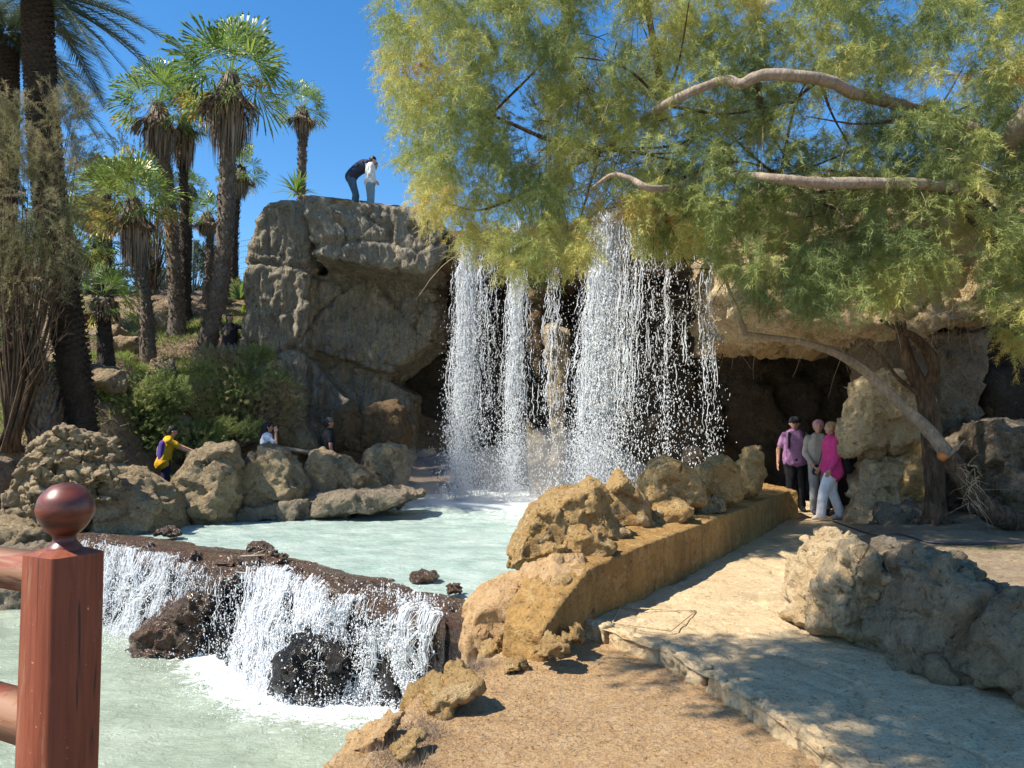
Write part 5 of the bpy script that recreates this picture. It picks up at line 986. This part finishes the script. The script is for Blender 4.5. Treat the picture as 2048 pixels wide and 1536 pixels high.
def person(label, foot, H, yaw, pose, top, topcol, legcol, shoecol, hair, haircol, sleeve='short', skin='skin', fat=1.0, toplen=.0, extras=None, legs_w=1.0, z=None):
    """foot: world point of the ground contact; yaw: facing direction, degrees, 0 = away from the camera (+Y), -90 = facing right"""
    J = {k: np.array(v, float) for k, v in DEF.items()}
    for k, v in (pose or {}).items(): J[k] = np.array(v, float)
    s = H / 1.74; cy, sy = math.cos(R(yaw)), math.sin(R(yaw)); Rm = np.array([[cy, -sy, 0], [sy, cy, 0], [0, 0, 1]])
    def W(me):
        me.transform(Matrix.Translation(Vector(foot)) @ Matrix.Rotation(R(yaw), 4, 'Z') @ Matrix.Scale(s, 4)); return me
    t = thing('person', foot, label, 'person'); f = fat
    up = unit(J['head'] - J['neck']); fw = unit(np.array(pose.get('look', (0, 1, 0)) if pose else (0, 1, 0), float)); hd = J['head']; rt = unit(np.cross(fw, (0, 0, 1.) if abs(fw[2]) < .9 else (0, 1., 0))); hu = np.cross(rt, fw)
    B = [sph(hd + hu * .02, .095, (1, 1, 1)) + sph(hd - hu * .055 + fw * .035, .055), sph(hd + fw * .098 - hu * .01, .016) + sph(hd + fw * .085 + hu * .03, .010), cap(J['neck'] - up * .03, hd - hu * .03, .055, .052),
         sph(hd + rt * .088, .02), sph(hd - rt * .088, .02)]
    def torso(g):
        o = []
        o.append(sph(J['ls'] * .62 + J['rs'] * .38, .075 * f + g) + sph(J['rs'] * .62 + J['ls'] * .38, .075 * f + g) + sph(J['chest'] + (J['ls'] - J['rs']) * .2, .105 * f + g) + sph(J['chest'] - (J['ls'] - J['rs']) * .2, .105 * f + g))
        o.append(sph(J['chest'] + (J['ls'] - J['rs']) * .2, .10 * f + g) + sph(J['chest'] - (J['ls'] - J['rs']) * .2, .10 * f + g) + sph(J['waist'] + (J['lh'] - J['rh']) * .33, .095 * f + g) + sph(J['waist'] - (J['lh'] - J['rh']) * .33, .095 * f + g))
        o.append(sph(J['waist'] + (J['lh'] - J['rh']) * .33, .095 * f + g) + sph(J['waist'] - (J['lh'] - J['rh']) * .33, .095 * f + g) + sph(J['pel'] + (J['lh'] - J['rh']) * .36, .105 * f + g) + sph(J['pel'] - (J['lh'] - J['rh']) * .36, .105 * f + g))
        return o
    B += torso(0)
    for a in 'lr':
        B += [cap(J[a + 's'], J[a + 'e'], .052, .040), cap(J[a + 'e'], J[a + 'w'], .040, .027), cap(J[a + 'h'], J[a + 'k'], .085 * f, .055), cap(J[a + 'k'], J[a + 'a'], .055, .038), cap(J[a + 'a'], J[a + 'a'] + (0, .12, -.045), .035, .028)]
        hdn = unit(J[a + 'w'] - J[a + 'e']) if not (pose and 'hd' + a in pose) else unit(np.array(pose['hd' + a], float)); sd = unit(np.cross(hdn, (0, 1, .2) if abs(hdn[1]) < .8 else (0, 0, 1.))); pn = np.cross(sd, hdn); w0 = J[a + 'w']
        pc = w0 + hdn * .07; B.append(sph(w0 + hdn * .02, .026) + sph(pc + pn * .025, .017) + sph(pc - pn * .025, .017))
        for q in range(4):
            o_ = pc + pn * (.030 - q * .020) + hdn * .01; l_ = (.062, .072, .068, .052)[q]; mid = o_ + hdn * l_ * .55; B += [cap(o_, mid, .0095, .009), cap(mid, mid + unit(hdn + sd * (.5 if a == 'l' else -.5)) * l_ * .5, .009, .008)]
        B += [cap(w0 + hdn * .03 + pn * .025, w0 + hdn * .075 + pn * .052, .012, .010)]
    body = link('body', W(prims(B, .0085, 2)), M[skin], t)
    # trousers
    g = .016
    L = [sph(J['pel'] + (J['lh'] - J['rh']) * .36, .112 * f + g) + sph(J['pel'] - (J['lh'] - J['rh']) * .36, .112 * f + g) + sph(J['waist'] * .35 + J['pel'] * .65, .10 * f + g)]
    for a in 'lr': L += [cap(J[a + 'h'], J[a + 'k'], .095 * f + g * legs_w, .062 + g * legs_w), cap(J[a + 'k'], J[a + 'a'] + (0, .01, .0), .062 + g * legs_w, .048 + g * legs_w * 1.3)]
    link('trousers', W(prims(L, .012, 2, .010, 5)), cloth('trouser_cloth', legcol), t)
    tp = torso(g + .018)
    if toplen: tp.append(sph(J['pel'] + (0, 0, -toplen), .17 * f) + sph(J['pel'] + (.08, 0, -toplen * .9), .15 * f) + sph(J['pel'] - (.08, 0, toplen * .9), .15 * f) + sph(J['waist'], .14 * f))
    for a in 'lr':
        if sleeve == 'short': e = J[a + 's'] * .35 + J[a + 'e'] * .65; tp += [cap(J[a + 's'], e, .066, .064)]
        elif sleeve == 'long': tp += [cap(J[a + 's'], J[a + 'e'], .072, .062), cap(J[a + 'e'], J[a + 'e'] * .08 + J[a + 'w'] * .92, .062, .045)]
        elif sleeve == 'vest': tp += [sph(J[a + 's'], .072)]
    to = link(top, W(prims(tp, .012, 2, .012, 9)), cloth(top + '_cloth', topcol), t)
    if sleeve == 'vest':
        tp = []
        for a in 'lr': tp += [cap(J[a + 's'], J[a + 'e'], .062, .052), cap(J[a + 'e'], J[a + 'e'] * .08 + J[a + 'w'] * .92, .052, .038)]
        link('sleeves', W(prims(tp, .012, 2, .008)), cloth('sleeve_cloth', (.26, .29, .42)), t)
    for a in 'lr': link('shoe', W(prims([cap(J[a + 'a'] + (0, -.03, -.03), J[a + 'a'] + (0, .14, -.05), .046, .036) + sph(J[a + 'a'] + (0, .05, -.01), .045)], .010, 1)), cloth('shoe_material', shoecol), t)
    hm = plain('hair', haircol, .5, .6, 60, .35)
    hh = [sph(hd + hu * .035 - fw * .018, .103), ]
    if hair == 'short': hh = [sph(hd + hu * .045 - fw * .02, .100) + sph(hd - fw * .045 - hu * .03, .075)]
    if hair == 'bun': hh.append(sph(hd - fw * .10 + hu * .0, .05) + sph(hd - fw * .06, .07))
    if hair == 'ponytail': hh += [sph(hd - fw * .09, .05) + sph(hd - fw * .06 + hu * .03, .07), cap(hd - fw * .10 + rt * .03, J['neck'] - fw * .05 + (.03, .05, -.12), .032, .02)]
    if hair == 'long': hh += [sph(hd - fw * .06, .10) + sph(hd - fw * .10 - (0, 0, .2), .085) + sph(hd - fw * .07 - (0, 0, .30), .05)]
    link('hair', W(prims(hh, .011, 2, .008, 3)), hm, t)
    mb = MB()                                            # eyes, brows, mouth
    for sg in (-1, 1): mb.add((hd + fw * .100 + hu * .018 + rt * sg * .034) + OCT * .009, OCF)
    mb.add((hd + fw * .090 - hu * .055) + OCT * np.array([.022, .022, .006]), OCF)
    me = mb.mesh('face_features'); link('face_features', W(me), M.setdefault('feat', plain('face_feature', (.10, .04, .035), .5)), t)
    for nm, hulls, mt in (extras or []):
        hulls = hulls(J, hd, fw, rt, hu) if callable(hulls) else hulls
        link(nm, W(prims(hulls, .009, 1)), mt, t)
    return t
def capx(col, back=False):
    m = cloth('cap_cloth', col); return lambda: ('cap', lambda J, hd, fw, rt, hu: [sph(hd + hu * .058, .106, (1, 1, .85)), sph(hd + hu * .06 + fw * (.13 if not back else -.12), .055, (1.1, 1.1, .18)) + sph(hd + hu * .07 + fw * (.06 if not back else -.05), .075, (1, 1, .2))], m)
M['black'] = plain('black_fabric', (.015, .015, .018), .7, .3)
pt = bvh(path)
def footpt(px, py_guess, D, tree=None, z=None):
    q = P(px, py_guess, D); q[2] = z if z is not None else drop(tree, q[0], q[1], 30, 0) if tree is not None else 0; return q
# three in the cave mouth
e = [('shoulder_bag', lambda J, hd, fw, rt, hu: [sph((-.02, -.20, 1.02), .11, (1, .9, 1.2)) + sph((-.02, -.26, .90), .10)], M['black']), ('sunglasses', lambda J, hd, fw, rt, hu: [cap(hd + hu * .10 + fw * .03 - rt * .07, hd + hu * .10 + fw * .03 + rt * .07, .012, .012)], plain('gold_glasses', (.5, .38, .2), .3))]
person('blond woman in a pink tunic and white trousers in profile at the cave mouth', footpt(1667, 1035, 12.75, None, .0), 1.66, 88, {'la': (-.08, .24, .09), 'lk': (-.09, .20, .50), 'ra': (.08, -.16, .09), 'rk': (.09, -.02, .50), 'lw': (-.24, .13, .90), 'le': (-.22, .0, 1.14), 'rw': (.24, .12, .92)},
       'tunic', (.70, .06, .24), (.78, .76, .78), (.62, .52, .46), 'bun', (.32, .21, .11), 'long', toplen=.10, extras=e, fat=1.1, legs_w=1.5)
e = [capx((.55, .30, .34))(), ('walking_stick', [cap((-.26, .16, .88), (-.28, .22, .02), .011, .009)], M['black']), ('camera_bag', [sph((.06, .18, .86), .075, (1, .8, 1.1)) + sph((.10, .18, .80), .065)], M['black']), ('bag_strap', [cap((-.10, .13, 1.38), (.04, .17, .92), .009, .009)], M['black'])]
person('older woman in pink cap and cream jacket with a walking stick at the cave mouth', footpt(1640, 1020, 13.5, None, .0), 1.68, 168, {'lw': (-.2, .16, .96), 'le': (-.25, .0, 1.14), 'rw': (.15, .18, .95), 're': (.24, 0, 1.14)},
       'jacket', (.40, .36, .30), (.34, .33, .32), (.05, .05, .06), 'short', (.25, .18, .13), 'long', extras=e)
e = [capx((.02, .02, .025))(), ('backpack_strap', [cap((.13, .12, 1.45), (.15, .15, 1.18), .026, .024), cap((-.13, .12, 1.45), (-.15, .15, 1.18), .026, .024)], M['black'])]
person('man in purple short sleeved shirt and black trousers at the cave mouth', footpt(1592, 1015, 14.0, None, .0), 1.74, 176, {'rw': (.32, .03, .90), 're': (.29, -.04, 1.14), 'look': (.25, 1, -.15)}, 'shirt', (.30, .15, .28), (.012, .012, .015), (.02, .02, .02), 'short', (.06, .04, .03), 'short', fat=1.22, extras=e, skin='skin2')
# beyond the pool
e = [('jersey_back_panel', lambda J, hd, fw, rt, hu: [sph((-.12, -.06, 1.34), .07) + sph((.12, -.06, 1.34), .07) + sph((-.11, -.10, .93), .07) + sph((.11, -.10, .93), .07)], cloth('purple_cloth', (.085, .05, .24))),
     ('jersey_number', lambda J, hd, fw, rt, hu: [cap((.02, -.156, 1.27), (.02, -.168, 1.08), .012, .012), cap((.02, -.156, 1.27), (-.02, -.156, 1.23), .010, .010), cap((-.08, -.168, 1.0), (.08, -.168, 1.0), .008, .008)], cloth('white_print', (.6, .6, .66)))]
person('boy in yellow and purple sports jersey reaching towards the round boulder', footpt(330, 940, 15.1, None, 0.0), 1.60, -62, {'pel': (0, -.05, .95), 'chest': (0, .03, 1.28), 'neck': (0, .08, 1.44), 'head': (0, .13, 1.59), 'ls': (-.18, .05, 1.40), 'rs': (.18, .05, 1.40), 'le': (-.2, .32, 1.27), 'lw': (-.14, .56, 1.17), 're': (.2, .30, 1.22), 'rw': (.12, .54, 1.12), 'look': (0, 1, -.35)},
       'jersey', (.62, .34, .02), (.03, .025, .06), (.1, .1, .1), 'short', (.012, .01, .01), 'short', extras=e, toplen=.06)
person('woman with long black hair in white t shirt raising a hand to her mouth', footpt(533, 940, 16.0, None, 0.0), 1.66, -80, {'rw': (.10, .20, 1.50), 're': (.2, .22, 1.24), 'hdr': (-.2, -.1, 1)}, 'shirt', (.72, .74, .84), (.1, .12, .2), (.1, .1, .1), 'long', (.012, .01, .012), 'short')
e = [capx((.14, .15, .13), True)()]
person('man in black t shirt and grey cap behind the saddle shaped boulder', footpt(655, 940, 16.9, None, 0.0), 1.76, -55, {'look': (.35, 1, 0)}, 'shirt', (.018, .02, .024), (.05, .05, .07), (.05, .05, .05), 'short', (.03, .02, .015), 'short', skin='skin2', fat=1.1, extras=e)
q = P(459, 700, 19.3); hzv = hz(q[0], q[1]); q[2] = P(459, 632, 19.3)[2] - 1.62
e = [('shirt_emblem', lambda J, hd, fw, rt, hu: [sph((-.045, .125, 1.22), .10, (.55, .25, 1)), ], cloth('emblem_dark', (.05, .045, .045))), ('shirt_emblem_half', lambda J, hd, fw, rt, hu: [sph((.035, .130, 1.22), .10, (.55, .25, 1))], cloth('emblem_tan', (.34, .27, .15)))]
person('person in dark t shirt with round emblem reaching an arm to the cliff edge', q, 1.66, 172, {'lw': (-.66, .05, 1.36), 'le': (-.42, .02, 1.39), 'look': (-.8, .5, .05)}, 'shirt', (.03, .025, .035), (.10, .16, .24), (.1, .1, .1), 'short', (.01, .01, .01), 'short', extras=e)
# on the cliff top
gx = P(740, 430, 19.0); gx[2] = drop(cl_t, gx[0], gx[1], 30, 6.9)
person('girl with black ponytail in white hooded top looking down from the cliff', gx, 1.50, -75, {'head': (0, .07, 1.60), 'look': (0, 1, -.75), 'lw': (-.24, .08, .88), 'rw': (.22, .14, .92)}, 'hoodie', (.72, .70, .66), (.20, .28, .32), (.3, .3, .3), 'ponytail', (.015, .01, .01), 'long', legs_w=2.6, fat=1.1, toplen=.02)
ax = P(709, 430, 19.3); ax[2] = drop(cl_t, ax[0], ax[1], 30, 6.9)
person('adult in navy quilted vest and jeans bending forward on the cliff top', ax, 1.76, -85, {'pel': (0, -.10, .96), 'lh': (-.09, -.10, .93), 'rh': (.09, -.10, .93), 'waist': (0, 0, 1.10), 'chest': (0, .20, 1.26), 'neck': (0, .40, 1.32), 'head': (0, .47, 1.26), 'ls': (-.17, .32, 1.30), 'rs': (.17, .32, 1.30), 'le': (-.2, .36, 1.05), 'lw': (-.2, .40, .82), 're': (.2, .36, 1.05), 'rw': (.2, .40, .82), 'look': (0, .7, -.8), 'lk': (-.1, .03, .5), 'rk': (.1, .03, .5)},
       'vest', (.035, .04, .07), (.07, .13, .19), (.02, .02, .02), 'short', (.16, .09, .07), 'vest', skin='skin2', fat=1.12)
# ---------------------------------------------------------------- wooden bridge post in the foreground
def paintmat(ms=(1, 1, .07), th=.54):
    m, nt, b, o = mat_new('weathered_red_paint'); pos = nt.nodes.new('ShaderNodeNewGeometry').outputs['Position']
    mp = nd(nt, 'ShaderNodeMapping', {'Vector': pos}); mp.inputs['Scale'].default_value = ms
    gr = nz(nt, mp.outputs[0], 95, 7, .7, .6); wn = nz(nt, mp.outputs[0], 26, 8, .75, .4)
    c = mix(nt, ramp(nt, gr, (.35, 0.), (.6, 1.)), (.165, .036, .015), (.25, .062, .026))
    ch = ramp(nt, wn, (th, 0.), (th + .06, 1.)); c = mix(nt, ch, c, (.26, .13, .07))
    dk = ramp(nt, nz(nt, mp.outputs[0], 60, 3, .5, .2), (.66, 0.), (.70, 1.)); c = mix(nt, dk, c, (.05, .02, .014))
    chips = ramp(nt, nz(nt, pos, 170, 3, .5), (.72, 0.), (.76, 1.)); c = mix(nt, chips, c, (.62, .42, .30))
    nt.links.new(c, b.inputs['Base Color']); b.inputs['Roughness'].default_value = .6; b.inputs['Specular IOR Level'].default_value = .45
    hgt = mix(nt, .5, gr, wn); nt.links.new(nd(nt, 'ShaderNodeBump', {'Height': hgt, 'Strength': .45, 'Distance': .004}).outputs[0], b.inputs['Normal']); return m
M['red'] = paintmat(); M['redrail'] = paintmat((.1, .1, 1), .46)
def knobmat():
    m, nt, b, o = mat_new('varnished_knob'); pos = nt.nodes.new('ShaderNodeNewGeometry').outputs['Position']
    mp = nd(nt, 'ShaderNodeMapping', {'Vector': pos}); mp.inputs['Scale'].default_value = (1, 1, 4.5)
    n = nz(nt, mp.outputs[0], 11, 5, .6, 1.4); c = mix(nt, ramp(nt, n, (.42, 0.), (.60, 1.)), (.16, .035, .018), (.055, .018, .012))
    nt.links.new(c, b.inputs['Base Color']); b.inputs['Roughness'].default_value = .4; b.inputs['Specular IOR Level'].default_value = .6
    nt.links.new(nd(nt, 'ShaderNodeBump', {'Height': n, 'Strength': .15, 'Distance': .004}).outputs[0], b.inputs['Normal']); return m
M['knob'] = knobmat()
PD = 1.12; top = P(125, 1098, PD); zt = top[2]; cx = P(122, 1300, PD)
post = thing('bridge_post', (cx[0], cx[1], -.6), 'dark red weathered wooden railing post with a round ball finial in the left foreground', 'railing post')
yaw_ = R(-27); hw_ = .040
def sqpost(z0, z1, h, b_, name, mat, zs=26, seed=0):
    mb = MB(); prof = [(-h + b_, -h), (h - b_, -h), (h, -h + b_), (h, h - b_), (h - b_, h), (-h + b_, h), (-h, h - b_), (-h, -h + b_)]
    Z = np.linspace(z0, z1, zs); V = []
    for z in Z:
        for x, y in prof: V.append((cx[0] + x * math.cos(yaw_) - y * math.sin(yaw_), cx[1] + x * math.sin(yaw_) + y * math.cos(yaw_), z))
    V = np.array(V); V[:, :2] += .0010 * np.stack([fbm(V * (30, 30, 4), 2, 1), fbm(V * (30, 30, 4), 2, 2)], 1)
    Q = [(i * 8 + j, i * 8 + (j + 1) % 8, (i + 1) * 8 + (j + 1) % 8, (i + 1) * 8 + j) for i in range(zs - 1) for j in range(8)]
    mb.add(V, None, Q); ap = np.array([[cx[0], cx[1], z1 + .016]]); b0 = (zs - 1) * 8
    mb.add(np.vstack([V[b0:], ap]), [(j, (j + 1) % 8, 8) for j in range(8)]); return link(name, mb.mesh(name), mat, post)
sqpost(-.6, zt - .006, hw_, .006, 'shaft', M['red'])
def lathe(prof, name, mat, k=40, n=60):
    q = spline([(0, r_, z_) for r_, z_ in prof], n); a = np.arange(k) * 2 * math.pi / k; V = np.stack([cx[0] + q[:, 1:2] * np.cos(a), cx[1] + q[:, 1:2] * np.sin(a), np.repeat(q[:, 2:3], k, 1)], -1).reshape(-1, 3)
    i, j = np.meshgrid(np.arange(n - 1), np.arange(k), indexing='ij'); mb = MB(); mb.add(V, None, np.stack([i * k + j, i * k + (j + 1) % k, (i + 1) * k + (j + 1) % k, (i + 1) * k + j], -1).reshape(-1, 4)); return link(name, mb.mesh(name, True), mat, post)
zb = P(127, 1018, PD)[2]; rb = 52 / F * PD
lathe([(.026, zt - .004), (.023, zt + .004), (.0165, zt + .012), (.0165, zt + .020), (.022, zb - rb * .86), (rb * .78, zb - rb * .60), (rb * .97, zb - rb * .2), (rb, zb + rb * .12), (rb * .88, zb + rb * .5), (rb * .55, zb + rb * .85), (rb * .2, zb + rb * .985), (.0005, zb + rb)], 'finial', M['knob'])
def rail(y0, y1, h, label_=None):
    # rail from the post to beyond the left frame edge, running away to the left
    a = np.array([cx[0] - .02, cx[1] + .01, 0]); d = unit(np.array([-.89, .45, 0])); nrm_ = np.array([.45, .89, 0]) * .027; mb = MB(); V = []
    N = 14
    for i_ in range(N):
        p = a + d * (i_ / (N - 1) * 1.6)
        for sg, zz in ((-1, y0), (1, y0), (1, y1), (-1, y1)): V.append(p + nrm_ * sg + (0, 0, zz))
    V = np.array(V); V += .0015 * np.stack([fbm(V * 25, 2, q) for q in range(3)], 1)
    mb.add(V, [], [(i_ * 4 + j_, i_ * 4 + (j_ + 1) % 4, (i_ + 1) * 4 + (j_ + 1) % 4, (i_ + 1) * 4 + j_) for i_ in range(N - 1) for j_ in range(4)]); return link('rail', mb.mesh('rail'), M['redrail'], post)
rail(P(30, 1183, PD)[2], P(30, 1118, PD)[2], .05); rail(P(30, 1492, PD)[2], P(30, 1415, PD)[2], .05)
